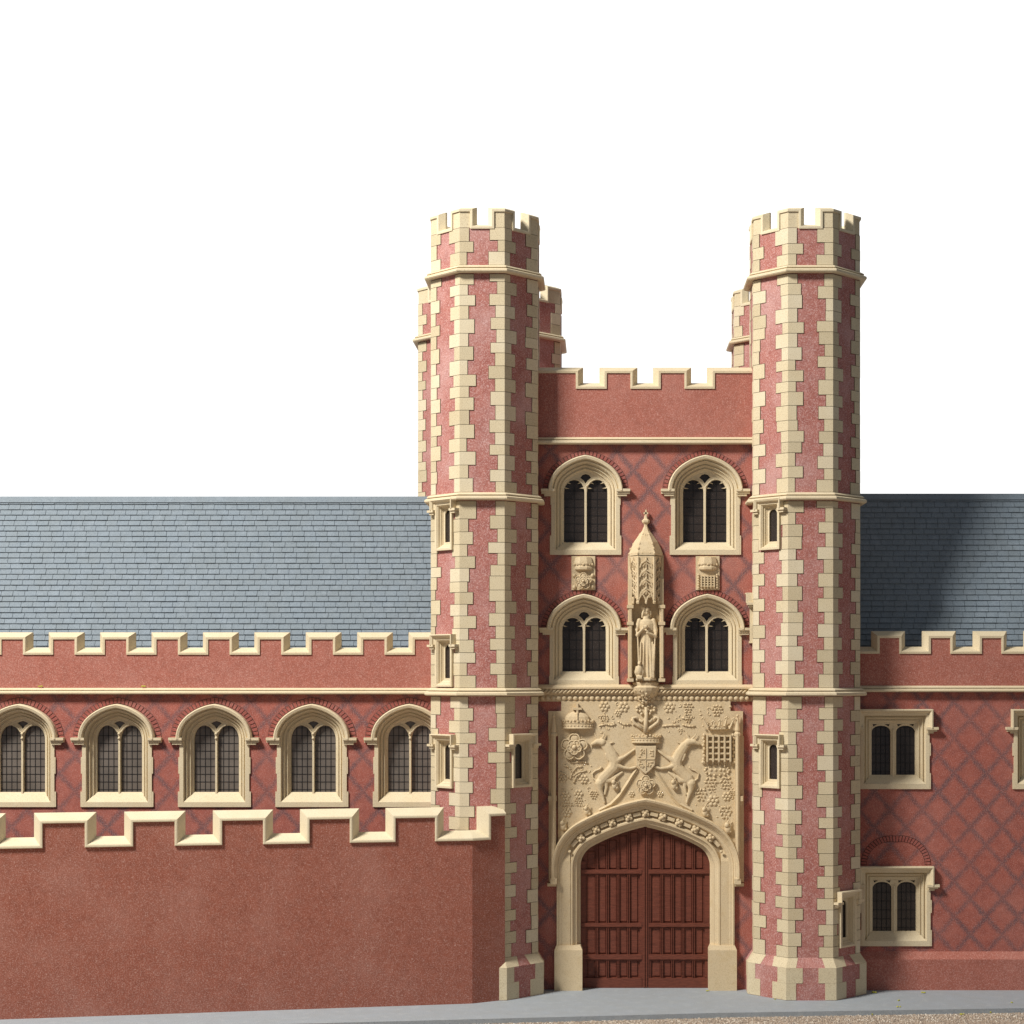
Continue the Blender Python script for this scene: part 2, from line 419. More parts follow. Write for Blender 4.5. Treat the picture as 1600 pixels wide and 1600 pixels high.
def slit_window(parent, loc, rot, H=.80):
    """local y = depth into the face, origin at the sill on the face"""
    hw = .15; spec = (hw, H-.12, 0, 0, 0)
    mb = MB(); mb.mat('stone')
    loft(mb, spec, [(.05, .004, .0), (.05, -.05, .0), (.012, -.05, .03), (.0, -.03, .04), (-.006, -.025, .045), (-.012, .01, .06), (-.022, .01, .07), (-.03, .045, .09), (-.04, .045, .10), (-.042, .16, .12)])
    fr = mb.build('slit_window', None, parent, loc, rot)
    g = MB(); g.mat('stone')
    g.plate([[(-.13, .09), (-.13, H-.13), (.13, H-.13), (.13, .09)], light_hole(0, .078, .13, H-.25, H-.18, False)], .055, .075)
    g.mat('glass_dark'); g.box(-.12, .12, .085, .10, .10, H-.12)
    g.build('pane', None, fr)
    h = MB(); h.mat('stone'); T = H-.02
    prof = [(.07, 0), (.07, -.055), (.045, -.065), (.04, -.09), (.015, -.115), (0, -.11), (0, 0)]
    R = [[(-.255+o, y, T-.16), (-.255+o, y, T-o), (.255-o, y, T-o), (.255-o, y, T-.16)] for o, y in prof]; R.append(R[0])
    h.rings(R, False)
    for e in (0, -1): h.add([r[e] for r in R[:-1]], [tuple(range(len(prof)))])
    for s in (-1, 1):
        for xa, xb, z0, z1, yy in ((.19, .33, -.19, -.155, -.10), (.20, .30, -.225, -.19, -.075)):
            a, b = sorted((s*xa, s*xb)); h.box(a, b, yy, 0, T+z0, T+z1)
    h.build('hood_mould', None, fr)
    return fr

# ------------------------------------------------------------------ string courses & crenellations
STR = [(0, -.056), (.06, -.060), (.095, -.056), (.108, -.040), (.105, -.012), (.078, .004), (.045, .008), (.045, .018), (.07, .022), (.068, .034), (.03, .058), (0, .064)]
def octp(cx, cy, r, z): 
    R = r/cos(pi/8); return [(cx+R*cos(pi/8+k*pi/4), cy+R*sin(pi/8+k*pi/4), z) for k in range(8)]
def straight_string(mb, x0, x1, y, z, k=1.0):
    mb.rings([[(x, y-o*k, z+dz*k) for o, dz in STR] for x in (x0, x1)], True, True, True)

def crenel_path(u0, u1, merlons, zt, zb):
    """merlons: list of (ua, ub); returns path of (u,z) from u0 to u1"""
    P = []; 
    for i, (a, b) in enumerate(merlons):
        a = max(a, u0); b = min(b, u1)
        if a > u0:
            if not P: P.append((u0, zb))
            P.append((a, zb)); P.append((a, zt))
        else: P.append((u0, zt))
        P.append((b, zt))
        if b < u1: P.append((b, zb))
    if P[-1][0] < u1-1e-6: P.append((u1, P[-1][1]))
    return P
def in_normals(P, closed=False):
    n = len(P); out = []
    for i in range(n):
        a = P[i-1] if (i > 0 or closed) else None; b = P[i]; c = P[(i+1) % n] if (i < n-1 or closed) else None
        ns = []
        for p, q in ((a, b), (b, c)):
            if p is None or q is None: continue
            dx, dz = q[0]-p[0], q[1]-p[1]
            if closed and abs(dx) > 3: dx = 1; dz = 0
            L = math.hypot(dx, dz)
            ns.append((-dz/L, dx/L))
        if len(ns) == 1: out.append(ns[0])
        else:
            s = (ns[0][0]+ns[1][0], ns[0][1]+ns[1][1]); d = 1+ns[0][0]*ns[1][0]+ns[0][1]*ns[1][1]
            out.append((s[0]/d, s[1]/d))
    return out
def coping(mb, P, f, prof, closed=False):
    """sweep the coping profile (in-plane offset, outward offset) along path P with placement f(u,z,out)"""
    Ns = in_normals(P, closed)
    R = [[f(p[0]+a*n[0], p[1]+a*n[1], o) for a, o in prof] for p, n in zip(P, Ns)]
    # rings() joins consecutive rings; profile direction closed
    if closed: R.append(R[0])
    mb.rings(R, True, not closed, not closed)
def parapet_brick(mb, P, f, z0, t, closed=False):
    n = len(P)
    for i in range(n if closed else n-1):
        a, b = P[i], P[(i+1) % n]
        if abs(a[0]-b[0]) < 1e-6: continue
        ub = b[0] if b[0] > a[0] else a[0]+(b[0]-a[0]) % 1e9
        z = a[1]
        F = [f(a[0], z0, 0), f(ub, z0, 0), f(ub, z, 0), f(a[0], z, 0)]; B = [f(a[0], z0, -t), f(ub, z0, -t), f(ub, z, -t), f(a[0], z, -t)]
        mb.add(F+B, [(0,1,2,3), (7,6,5,4), (3,2,6,7), (1,5,6,2), (0,3,7,4)])
COPE = lambda w, d, t, p=.018: [(-.02, -.0), (-.02, p), (.012, p+.004), (.02, p), (w, -d), (w, -d-.03), (.0, -t-.01), (-.02, -t-.01), (-.02, -t+.01)]

# ------------------------------------------------------------------ turret
ZS1, ZS2, ZS3 = 11.06, 7.62, 4.655
def turret(parent, cx, cy, a, holes, seed, base=True):
    """holes: {face index: [(zbottom, H)]}; face k has outward angle k*45 deg; face 6 looks at the viewer"""
    rnd = random.Random(seed)
    mb = MB(); mb.mat('brick_turret')
    zt0 = 11.69; zb0 = .56 if base else 0
    s_ = 2*a*math.tan(pi/8)
    V = [Vector(p) for p in octp(0, 0, a, 0)]
    for k in range(8):
        p = V[(k-1) % 8]; q = V[k]; d = (q-p).normalized()
        hs = sorted(holes.get(k, []))
        z = zb0
        def quad(u0, u1, za, zb_): mb.add([p+d*u0+Vector((0,0,za)), p+d*u1+Vector((0,0,za)), p+d*u1+Vector((0,0,zb_)), p+d*u0+Vector((0,0,zb_))], [(0,1,2,3)])
        for hz, H in hs:
            quad(0, s_, z, hz+.03); quad(0, s_/2-.15, hz+.03, hz+H-.10); quad(s_/2+.15, s_, hz+.03, hz+H-.10); z = hz+H-.10
        quad(0, s_, z, zt0)
    if base:
        mb.rings([octp(0, 0, a+.095, 0), octp(0, 0, a+.095, .49), octp(0, 0, a, .63)], True, True)
    mb.rings([octp(0, 0, a-.12, zt0-.3), octp(0, 0, a-.13, zt0-.3)], True, True)
    sh = mb.build('turret', None, parent, (cx, cy, 0))
    # parapet with merlons on the corners
    def f(u, z, o):
        s2 = s_; k = int(math.floor(u/s2+1e-9)); t = u/s2-k
        R = (a+o)/cos(pi/8)
        A = Vector((R*cos(pi/8+(k-1)*pi/4), R*sin(pi/8+(k-1)*pi/4), z)); B = Vector((R*cos(pi/8+k*pi/4), R*sin(pi/8+k*pi/4), z))
        return A.lerp(B, t)
    ztop, zc = 11.955, 11.695; h = .158 if a < 1 else .22
    P = []
    for k in range(8):
        u = k*s_; c = u+s_/2
        P += [(u, ztop), (c-h, ztop), (c-h, zc), (c+h, zc), (c+h, ztop)]
    pp = MB(); pp.mat('stone_quoin')
    for i in range(len(P)):
        A = P[i]; B = P[(i+1) % len(P)]; ub = B[0] if i < len(P)-1 else 8*s_
        if abs(A[0]-ub) < 1e-6: continue
        F = [f(A[0], zt0-.25, .001), f(ub, zt0-.25, .001), f(ub, A[1], .001), f(A[0], A[1], .001)]
        if A[1] == zc: F = [f(A[0], zt0-.25, -.02), f(ub, zt0-.25, -.02), f(ub, A[1], -.02), f(A[0], A[1], -.02)]; pp.mat('brick_turret')
        else:
            pp.mat('stone_quoin'); F = [f(A[0], zt0+.0, .001), f(ub, zt0+.0, .001), f(ub, A[1], .001), f(A[0], A[1], .001)]
        B_ = [f(A[0], zt0-.25, -.13), f(ub, zt0-.25, -.13), f(ub, A[1], -.13), f(A[0], A[1], -.13)]
        pp.add(F+B_, [(0,1,2,3), (7,6,5,4), (3,2,6,7), (1,5,6,2), (0,3,7,4), (0,4,5,1)])
    pp.build('parapet', None, sh)
    cp = MB(); cp.mat('stone_pale')
    Ns = in_normals(P[:1]+P[1:], False)
    # closed normals computed by hand: corner points always (0,1)
    PP = P+[(8*s_, ztop)]; Ns = in_normals(PP, False)
    prof = COPE(.062, .075, .13, .022)
    cp.rings([[f(p[0]+aa*n[0], p[1]+aa*n[1], o) for aa, o in prof] for p, n in zip(PP, Ns)], True)
    cp.build('coping', None, sh)
    for z in ((ZS1, ZS2, ZS3) if base else (ZS1, ZS2)):
        k = 1.0
        sm = MB(); sm.mat('stone'); sm.rings([octp(0, 0, a+o*k-.001, z+dz*k) for o, dz in STR], True)
        sm.build('string_course', None, sh)
    # quoins
    q = MB()
    def stone(j, z0, z1, l1, l2, ra0, ra1, e, grow):
        v0 = Vector(octp(0, 0, ra0+e, 0)[j]); v1 = Vector(octp(0, 0, ra1+e, 0)[j])
        pv = (Vector(octp(0, 0, 1, 0)[(j-1) % 8])-Vector(octp(0, 0, 1, 0)[j])).normalized()
        nv = (Vector(octp(0, 0, 1, 0)[(j+1) % 8])-Vector(octp(0, 0, 1, 0)[j])).normalized()
        R = []
        for v, z in ((v0, z0-grow), (v1, z1+grow)):
            inn = [v+pv*(l1+grow), v, v+nv*(l2+grow)]
            nrm = [Vector((cos((j)*pi/4), sin((j)*pi/4), 0)), None, Vector((cos((j+1)*pi/4), sin((j+1)*pi/4), 0))]
            back = [inn[2]-nrm[2]*(e+.02), v-(v.normalized())*(e+.02), inn[0]-nrm[0]*(e+.02)]
            R.append([Vector((p.x, p.y, z)) for p in inn+back])
        q.rings(R, True, True, True)
    sc = a/.815
    bands = [(.63, ZS3-.07), (ZS3+.065, ZS2-.07), (ZS2+.065, ZS1-.07), (ZS1+.065, zt0)] if base else [(4.5, ZS2-.07), (ZS2+.065, ZS1-.07), (ZS1+.065, zt0)]
    for j in range(8):
        q.__init__()
        for (za, zb_) in bands:
            z = za; par = rnd.random() < .5
            while z < zb_-.02:
                hgt = rnd.uniform(.155, .225)
                if zb_-(z+hgt) < .10: hgt = zb_-z
                par = not par
                if rnd.random() < .07: par = not par
                l1 = rnd.uniform(.205, .25) if par else rnd.uniform(.10, .145)
                l2 = rnd.uniform(.10, .145) if par else rnd.uniform(.195, .25)
                for hz_, H_ in holes.get(j, []):
                    if z+hgt > hz_-.02 and z < hz_+H_: l1 = min(l1, s_/2-.165)
                for hz_, H_ in holes.get((j+1) % 8, []):
                    if z+hgt > hz_-.02 and z < hz_+H_: l2 = min(l2, s_/2-.165)
                q.mat('joint'); stone(j, z+.001, z+hgt-.001, l1, l2, a, a, .004, .006)
                q.mat(rnd.choice(('stone_quoin', 'stone_quoin', 'stone_quoin_dull', 'stone_quoin_pale'))); stone(j, z+.0035, z+hgt-.0035, l1, l2, a, a, rnd.uniform(.008, .0115), 0)
                z += hgt
        if base:
            for (za, zb_, r0, r1, par) in ((.006, .26, a+.095, a+.095, 0), (.26, .49, a+.095, a+.095, 1), (.49, .63, a+.095, a, 0)):
                if j % 2: par = 1-par
                q.mat('stone_quoin'); stone(j, za, zb_-.002, .27 if par else .17, .15 if par else .25, r0, r1, .006, 0)
        q.build('quoins', None, sh)
    # slit windows
    for k, hs in holes.items():
        ang = k*pi/4; n = Vector((cos(ang), sin(ang), 0))
        for hz, H in hs:
            slit_window(parent, (cx+n.x*a, cy+n.y*a, hz), ang+pi/2, H)
    return sh

# ================================================================== THE SETTING
g = MB(); g.add([(-30, -12, -.075), (28, -12, -.075), (28, 14, -.075), (-30, 14, -.075)], [(0,1,2,3)])
o = g.build('ground', 'gravel'); o['kind'] = 'structure'
g = MB()
kl = [(-22, -4.95), (PX(760, -2.29), -2.29), (PX(1120, -1.84), -1.86), (PX(1600, -1.5), -1.50), (24, -.6)]
top = [(x, y, 0) for x, y in kl]; n = len(kl)
g.add(top+[(24, 12, 0), (-22, 12, 0)], [tuple(range(n+2))])
g.add(top+[(x, y, -.085) for x, y in kl], [(i, i+1, i+1+n, i+n) for i in range(n-1)])
o = g.build('pavement', 'pavement'); o['kind'] = 'structure'
g = MB(); g.mat('gravel'); rg = random.Random(3)
def kerb_y(x):
    for (xa, ya), (xb, yb) in zip(kl, kl[1:]):
        if xa <= x <= xb: return ya+(yb-ya)*(x-xa)/(xb-xa)
    return -2
for i in range(16000):
    x = rg.uniform(-5, 9.5); y = kerb_y(x)-.004-abs(rg.gauss(0, .35)); r = rg.uniform(.007, .020); g.mat(rg.choice(('gravel', 'gravel', 'gravel_dark', 'gravel_pale')))
    vs = [(x+r*rg.uniform(.7, 1.2), y, -.072), (x, y+r, -.072), (x-r*rg.uniform(.7, 1.2), y, -.072), (x, y-r, -.072), (x+rg.uniform(-.3, .3)*r, y, -.072+r*rg.uniform(.5, 1.1))]
    g.add(vs, [(0,1,4), (1,2,4), (2,3,4), (3,0,4)])
o = g.build('gravel_grains'); o['kind'] = 'stuff'; o['label'] = 'sandy gravel grains below the pavement kerb'

# ================================================================== GATEHOUSE
GH = thing('gatehouse', 'tall red brick and cream stone gatehouse with four octagonal turrets and a carved doorway', 'building')
WX0, WX1 = -1.45, 2.85
GY = 0.0
CXL, CXR, TA = -1.81, 3.165, .815
zd = lambda sy: PZ(sy, -.58)
turret(GH, CXL, 0, TA, {5: [(zd(860), .80), (zd(1073), .82), (zd(1231), .84)], 7: [(zd(1230), .84)]}, 11)
turret(GH, CXR, 0, TA, {5: [(zd(859), .80), (zd(1231), .84)], 7: [(zd(1479), .88)], 4: [(PZ(1005, -.1), .80)]}, 23)
turret(GH, -2.06, 5.2, 1.295, {}, 5, base=False)
turret(GH, 3.27, 5.2, TA, {}, 9, base=False)

# four windows and the door opening
wins = [('A', (PX(915), PZ(867))), ('A', (PX(1102), PZ(867))), ('A2', (PX(912.5), PZ(1070.5))), ('A2', (PX(1105), PZ(1070.5)))]
doorX = PX(1008.5); DS = (1.015, PZ(1342+13), .62, .36, 61)
holes = []
for k, (x, z) in wins:
    sp = (.345, 1.0 if k == 'A' else .87, .31, .24, 50)
    holes.append([(x+px, z+pz) for px, pz in arch(*sp, .13, .065)])
holes.append([(doorX+px, pz) for px, pz in arch(*DS, .27, -.04)])
wall = MB(); wall.mat('brick_gate')
zpar = PZ(690)
wall.plate([[(WX0, -.05), (WX0, zpar), (WX1, zpar), (WX1, -.05)]]+holes, GY, GY+.45)
# body of the gatehouse behind, with a flat roof
wall.mat('brick_plain')
wall.box(WX0, WX0+.3, .46, 5.2, 0, 9.0); wall.box(WX1-.3, WX1, .46, 5.2, 0, 9.0); wall.box(WX0, WX1, 5.2, 5.6, 0, 9.0)
wall.box(WX0, WX1, .25, 5.3, 8.85, 8.98)
wall.build('wall', None, GH)
mer = [(WX0, PX(901.6)), (PX(946), PX(986.8)), (PX(1030.3), PX(1071.2)), (PX(1114.8), WX1)]
path = crenel_path(WX0, WX1, mer, PZ(581.5), PZ(606))
ff = lambda u, z, o: Vector((u, GY-.02-o, z))
pb = MB(); pb.mat('brick_plain'); parapet_brick(pb, path, ff, PZ(690), .24)
par = pb.build('parapet', None, GH)
cp = MB(); cp.mat('stone'); coping(cp, path, ff, COPE(.095, .15, .22)); cp.build('coping', None, par)
sc = MB(); sc.mat('stone'); straight_string(sc, WX0, WX1, GY-.021, PZ(689.5), .95); sc.build('string_course', None, GH)
for k, (x, z) in wins: arched_window(GH, (x, GY, z), k)

# enriched string course: fillet, cable and row of beads
sc = MB(); sc.mat('stone_warm')
X0, X1 = -1.1, 2.5; z0 = PZ(1096)
sc.rings([[(x, -y, z) for y, z in ((0, z0), (.03, z0), (.035, z0+.105), (.07, z0+.12), (.07, z0+.185), (.115, z0+.20), (.115, z0+.225), (.06, z0+.262), (0, z0+.265))] for x in (X0, X1)], True, True, True)
x = X0
while x < X1: sc.blob((x, -.04, z0+.052), (.040, .034, .040), 10, 6); x += .0865
x = X0
while x < X1:
    sc.tube([(x, -.075, z0+.125), (x+.04, -.098, z0+.155), (x+.075, -.075, z0+.19)], .017, 6); x += .062
sc.build('beaded_string_course', None, GH)

# ---- doorway
dw = MB(); dw.mat('stone_warm')
def dloft(prof):
    R = [[(doorX+x, y, z) for x, z in arch(*DS, o, 0.0, 10)][0:] for o, y in prof]
    dw.rings(R, False)
dloft([(.37, .0), (.37, -.07), (.345, -.075), (.33, -.06), (.31, -.06), (.29, -.055), (.262, -.01), (.25, .02), (.20, .02), (.18, -.0), (.15, -.05), (.125, -.05), (.105, -.02), (.07, .0), (.06, .0), (.045, .04), (.02, .10), (.0, .12), (-.002, .24)])
# jambs keep the plain outer face; bases
jb = PZ(1481)
for s in (-1, 1):
    a, b = sorted((doorX+s*(.985), doorX+s*1.42))
    dw.box(a, b, -.11, .18, .0, jb-.02)
    dw.rings([[(xx, yy, jb-.02) for xx, yy in ((a-.0, -.11), (b+.0, -.11), (b, .18), (a, .18))], [(xx, yy, jb+.05) for xx, yy in ((a+.03, -.08), (b-.03, -.08), (b-.03, .18), (a+.03, .18))]], True, False, True)
for s in (-1, 1):
    a, b = sorted((doorX+s*(1.175), doorX+s*1.345))
    dw.rings([[(a, yy, z_), (b, yy, z_), (b, .06, z_), (a, .06, z_)] for z_, yy in ((jb-.03, -.052), (PZ(1345), -.052), (PZ(1322), .01))], True, False, True)
arch_o = dw.build('doorway_arch', None, GH)
hm = MB(); hm.mat('stone_warm')
R = [[(doorX+x, y, z) for x, z in arch(*DS, o, PZ(1372), 10)] for o, y in [(.36, 0), (.36, -.09), (.385, -.12), (.41, -.155), (.44, -.165), (.455, -.13), (.46, 0)]]; R.append(R[0]); hm.rings(R, False)
for e in (0, -1): hm.add([r[e] for r in R[:-1]], [tuple(range(len(R)-1))])
hm.build('hood_mould', None, arch_o)
fl = MB(); fl.mat('stone_warm')
mid = arch(*DS, .222, 0, 24)[1:-1]
def along(L, n, s0, s1):
    ds = [0]
    for p, q in zip(L, L[1:]): ds.append(ds[-1]+math.hypot(p[0]-q[0], p[1]-q[1]))
    out = []
    for i in range(n):
        s = ds[-1]*(s0+(s1-s0)*i/(n-1))
        for k in range(len(L)-1):
            if ds[k] <= s <= ds[k+1]:
                t = (s-ds[k])/(ds[k+1]-ds[k]+1e-9); out.append((L[k][0]+(L[k+1][0]-L[k][0])*t, L[k][1]+(L[k+1][1]-L[k][1])*t, atan2(L[k+1][1]-L[k][1], L[k+1][0]-L[k][0]))); break
    return out
fl = None
for i, (x, z, a) in enumerate(along(mid, 11, .08, .92)):
    fl = MB(); fl.mat('stone_warm'); fl.tr = Matrix.Translation((doorX+x, -.045, z)) @ Matrix.Rotation(-a, 4, 'Y')
    if 0 < i < 10:
        for q in ((-1, -1), (1, -1), (1, 1), (-1, 1)): fl.blob((q[0]*.027, -.008, q[1]*.027), (.032, .026, .032), 8, 5)
    fl.blob((0, -.03, 0), (.026, .024, .026), 8, 5); fl.box(-.04, .04, -.01, .03, -.04, .04) if 0 < i < 10 else None
    fl.tr = None if False else fl.tr; fl.build('fleuron', None, arch_o)
fl = MB(); fl.mat('stone_warm')
for i, (x, z, a) in enumerate(along(mid, 10, .125, .875)):
    fl.tr = Matrix.Translation((doorX+x, -.03, z)) @ Matrix.Rotation(-a, 4, 'Y')
    fl.box(-.06, .06, -.018, .01, -.018, .036)
for i, (x, z, a) in enumerate(along(arch(*DS, .432, 0, 30)[1:-1], 40, .02, .98)):
    fl.tr = None; fl.blob((doorX+x, -.15, z), .013+.005*(i % 3 == 0), 6, 4)
fl.tr = None
o_ = fl.build('moulding_beads', None, arch_o); o_['kind'] = 'stuff'

# door leaves
def in_door(x): # height of the door head at x
    A = arch(*DS, 0, 0, 20)
    for p, q in zip(A, A[1:]):
        if p[0] <= x <= q[0] and q[0] > p[0]: return p[1]+(q[1]-p[1])*(x-p[0])/(q[0]-p[0])
    return A[1][1]
zr = [(.0, .155), (PZ(1497, .15)-.02, PZ(1491, .15)), (PZ(1448, .15), PZ(1442, .15)), (PZ(1365, .15), PZ(1358.5, .15))]
for s in (-1, 1):
    d = MB(); d.mat('wood')
    xi, xo = (.0, 1.04)
    # backing board clipped to the arch
    n = 16; outl = [(s*.004, .004)]+[(s*(.004+(1.0-.004+.03)*i/n), .04+(in_door(min(.004+(1.026)*i/n, 1.01))+.03)-.04) for i in range(n+1)]+[(s*1.03, .004)]
    d.plate([outl], .175, .22)
    # centre stile and hanging stile, muntins, rails
    tops = lambda xa, xb: min(in_door(xa), in_door(xb))
    def bar(xa, xb, za, zb_, y):
        a, b = sorted((doorX*0+s*xa, s*xb)); zz = min(zb_, in_door(min(max(xa, xb), 1.01))+.02); 
        if zz > za: d.box(a, b, y, .175, za, zz)
    bar(.006, .028, .004, 9, .115); bar(.028, .055, .004, 9, .13); bar(.055, .085, .16, 9, .145); bar(.935, 1.015, .16, 9, .145)
    pw = (.925-.095)/5
    for i in range(6):
        xm = .095+pw*i-.0
        if i in (0, 5): continue
        bar(xm-.020, xm-.007, .16, 9, .135); bar(xm+.007, xm+.020, .16, 9, .135); bar(xm-.007, xm+.007, .16, 9, .158)
    for i in range(5):     # chamfered panel frames
        xa = .095+pw*i+.02; xb = .095+pw*(i+1)-.02
        lv = [.165]+[z for r in zr[1:] for z in r]+[9]
        for k in range(0, 8, 2):
            za, zb_ = lv[k]+.012, lv[k+1]-.012
            zz = min(zb_, tops(xa, xb)-.03)
            if zz-za < .05: continue
            a, b = sorted((s*xa, s*xb))
            d.rings([[(a, .17, za), (b, .17, za), (b, .17, zz), (a, .17, zz)], [(a+.012, .160, za+.012), (b-.012, .160, za+.012), (b-.012, .160, zz-.012), (a+.012, .160, zz-.012)]], True, False, True)
    for za, zb_ in zr:
        a, b = sorted((s*.055, s*1.012)); d.box(a, b, .122, .176, za+.002, zb_); 
        if za > .1: d.box(a, b, .138, .176, za-.020, za-.008)
    d.build('door_leaf', None, GH, (doorX, 0, 0))

# ---- carved panel above the door
CP = MB(); CP.mat('stone_warm')
def q(zx, zy, y=-.05): return (PX(840+zx/4.706, y), y, PZ(1060+zy/4.706, y))
def qs(v): return v/470.6
xl, xr = PX(872), PX(1150)
ztop = PZ(1095)
pan = [(PX(877), ztop), (PX(1141), ztop), (PX(1141), PZ(1111)), (PX(1160.5), PZ(1111)), (PX(1160.5), PZ(1150)), (xr, PZ(1150)), (xr, PZ(1345)), (doorX+1.3, PZ(1345))]
ar = [(doorX+x, z) for x, z in arch(*DS, .38, 0, 12)[1:-1]]
pan += list(reversed([p for p in ar if p[1] > PZ(1344)]))
pan += [(doorX-1.3, PZ(1345)), (xl, PZ(1345)), (xl, PZ(1150)), (PX(857), PZ(1150)), (PX(857), PZ(1111)), (PX(877), PZ(1111))]
CP.plate([pan], -.045, .0)
cpo = CP.build('carved_panel', None, GH)
def sub(name, smooth=True): 
    mb = MB(); mb.mat('stone_warm'); return mb
YB = -.045
def rose(mb, cx, cz, r):
    mb.lathe_y = None
    mb.rings([[(cx+cos(2*pi*i/24)*q*r, yy, cz+sin(2*pi*i/24)*q*r) for i in range(24)] for q, yy in ((.92, YB), (.90, YB-.03), (.5, YB-.035))], True, False, True)
    for ring, (rr, pr, n, ph, yy) in enumerate(((.66, .40, 5, .31, -.035), (.34, .25, 5, .94, -.062))):
        for i in range(n):
            a = 2*pi*i/n+ph; x, z = cx+cos(a)*rr*r, cz+sin(a)*rr*r
            mb.blob((x, YB+yy, z), (pr*r*.86, .018, pr*r*.86), 12, 6)
            pts = []
            for k in range(17):
                b_ = a-2.5+5.0*k/16; q = pr*r*(1-.16*math.exp(-((b_-a)/.35)**2))
                pts.append((x+cos(b_)*q, YB+yy-.012, z+sin(b_)*q))
            mb.tube(pts, .055*r+.002, 6)
        for i in range(n):   # sepals between the petals
            a = 2*pi*(i+.5)/n+ph; x0, x1 = (.45, 1.02) if ring == 0 else (.25, .5)
            mb.tube([(cx+cos(a)*x0*r, YB+yy-.01, cz+sin(a)*x0*r), (cx+cos(a)*x1*r, YB+yy+.01, cz+sin(a)*x1*r)], [.05*r, .03*r], 5)
    mb.blob((cx, YB-.08, cz), (.19*r, .035, .19*r), 12, 8)
def flower(mb, cx, cz, r):
    for i in range(6):
        a = 2*pi*i/6; mb.blob((cx+cos(a)*r*.65, YB-.004, cz+sin(a)*r*.65), (r*.36, .014, r*.36), 8, 4)
    mb.blob((cx, YB-.008, cz), (r*.32, .016, r*.32), 8, 4)
def leafy(mb, cx, cz, r, rnd):
    for row in range(4):
        for k in range(-(3-abs(row-1)), 4-abs(row-1), 2):
            a = rnd.uniform(-1.1, 1.1)+k*.25
            mb.blob((cx+k*r*.26+rnd.uniform(-.08, .08)*r, YB-.006, cz+r*(.75-.5*row)), (r*.30, .013, r*.13), 7, 4, Matrix.Rotation(a, 3, 'Y'))
            mb.blob((cx+k*r*.26, YB-.004, cz+r*(.62-.5*row)), (r*.12, .013, r*.12), 5, 3)
def crownlet(mb, x0, x1, zb, zt, fleur=True, tall=.1):
    w = x1-x0; cx = (x0+x1)/2
    hh = (zt-zb)*.6
    mb.lathe((cx, YB, zb), [(w/2*.93, 0), (w/2*.99, .006), (w/2*.99, .022), (w/2*.93, .028), (w/2*.94, hh-.022), (w/2*1.0, hh-.016), (w/2*1.0, hh), (w/2*.9, hh)], 28, 0, .42)
    n = 13
    for i in range(n):
        a_ = pi+pi*(i+.5)/n; mb.blob((cx+cos(a_)*w/2*1.0, YB+sin(a_)*w/2*.42, zb+hh+.016+.012*(i % 2)), (.016, .016, .02), 6, 4)
        mb.blob((cx+cos(a_)*w/2*.96, YB+sin(a_)*w/2*.42*.96, zb+hh*.5), (.012, .01, .010), 6, 4)
    return
    for i in range(5):
        t = -1+2*i/4; xx = cx+t*w/2*.95; yy = YB-.02-.06*sqrt(max(0, 1-t*t*.9))
        if fleur: mb.tube([(xx, yy, zb+(zt-zb)*.5), (xx*1+t*.02, yy-.008, zt-.02)], [.018, .013], 6); 
        for dx_ in (-.02, 0, .02): mb.blob((xx+dx_+t*.02, yy-.008, zt-.012+(.014 if dx_ == 0 else 0)), .013, 6, 4)
# crown and rose at the left
r_ = sub('x'); c = q(270, 505); rose(r_, c[0], c[2], .20); r_.build('rose', None, cpo, smooth=True)
r_ = sub('x'); c = q(795, 785); rose(r_, c[0], c[2], .145); r_.build('rose', None, cpo, smooth=True)
cr = sub('x'); a, b = q(180, 370), q(415, 310); crownlet(cr, a[0], b[0], a[2], b[2]+.04, False)
c = q(292, 315); cr.blob((c[0], YB-.02, c[2]+.02), (.20, .075, .14), 14, 8)
cr.box(c[0]-.016, c[0]+.016, YB-.08, YB, c[2]+.10, c[2]+.28); cr.box(c[0]-.07, c[0]+.07, YB-.085, YB, c[2]+.18, c[2]+.215)
cr.tube([(c[0], YB-.10, c[2]+.02), (c[0], YB-.085, c[2]+.12), (c[0], YB-.04, c[2]+.17)], .014, 6)
cr.build('crown', None, cpo)
# right: portcullis and open crown
pc = sub('x'); a, b = q(1245, 620), q(1415, 415); W_ = b[0]-a[0]; H_ = b[2]-a[2]
for i in range(5): x = a[0]+W_*i/4; pc.box(x-.014, x+.014, -.125, YB, a[2]+.02, b[2]); pc.rings([[(x-.014, -.125, a[2]+.02), (x+.014, -.125, a[2]+.02), (x+.014, YB, a[2]+.02), (x-.014, YB, a[2]+.02)], [(x-.002, -.09, a[2]-.035), (x+.002, -.09, a[2]-.035), (x+.002, -.08, a[2]-.035), (x-.002, -.08, a[2]-.035)]], True, False, True)
for i in range(5): z = a[2]+.055+(H_-.07)*i/4; pc.box(a[0]-.012, b[0]+.012, -.115, YB, z-.012, z+.014)
for s, xx in ((-1, a[0]), (1, b[0])):
    for i in range(9): pc.blob((xx+s*(.045+.012*(i % 2)), -.07, b[2]+.0-H_*1.0*i/8), (.022, .02, .028), 8, 5)
    pc.blob((xx+s*.06, -.07, a[2]+.01), (.03, .025, .03), 8, 5)
pc.build('portcullis', None, cpo)
cr = sub('x'); a, b = q(1250, 385), q(1410, 350); crownlet(cr, a[0], b[0], a[2]+.02, b[2]+.02, False)
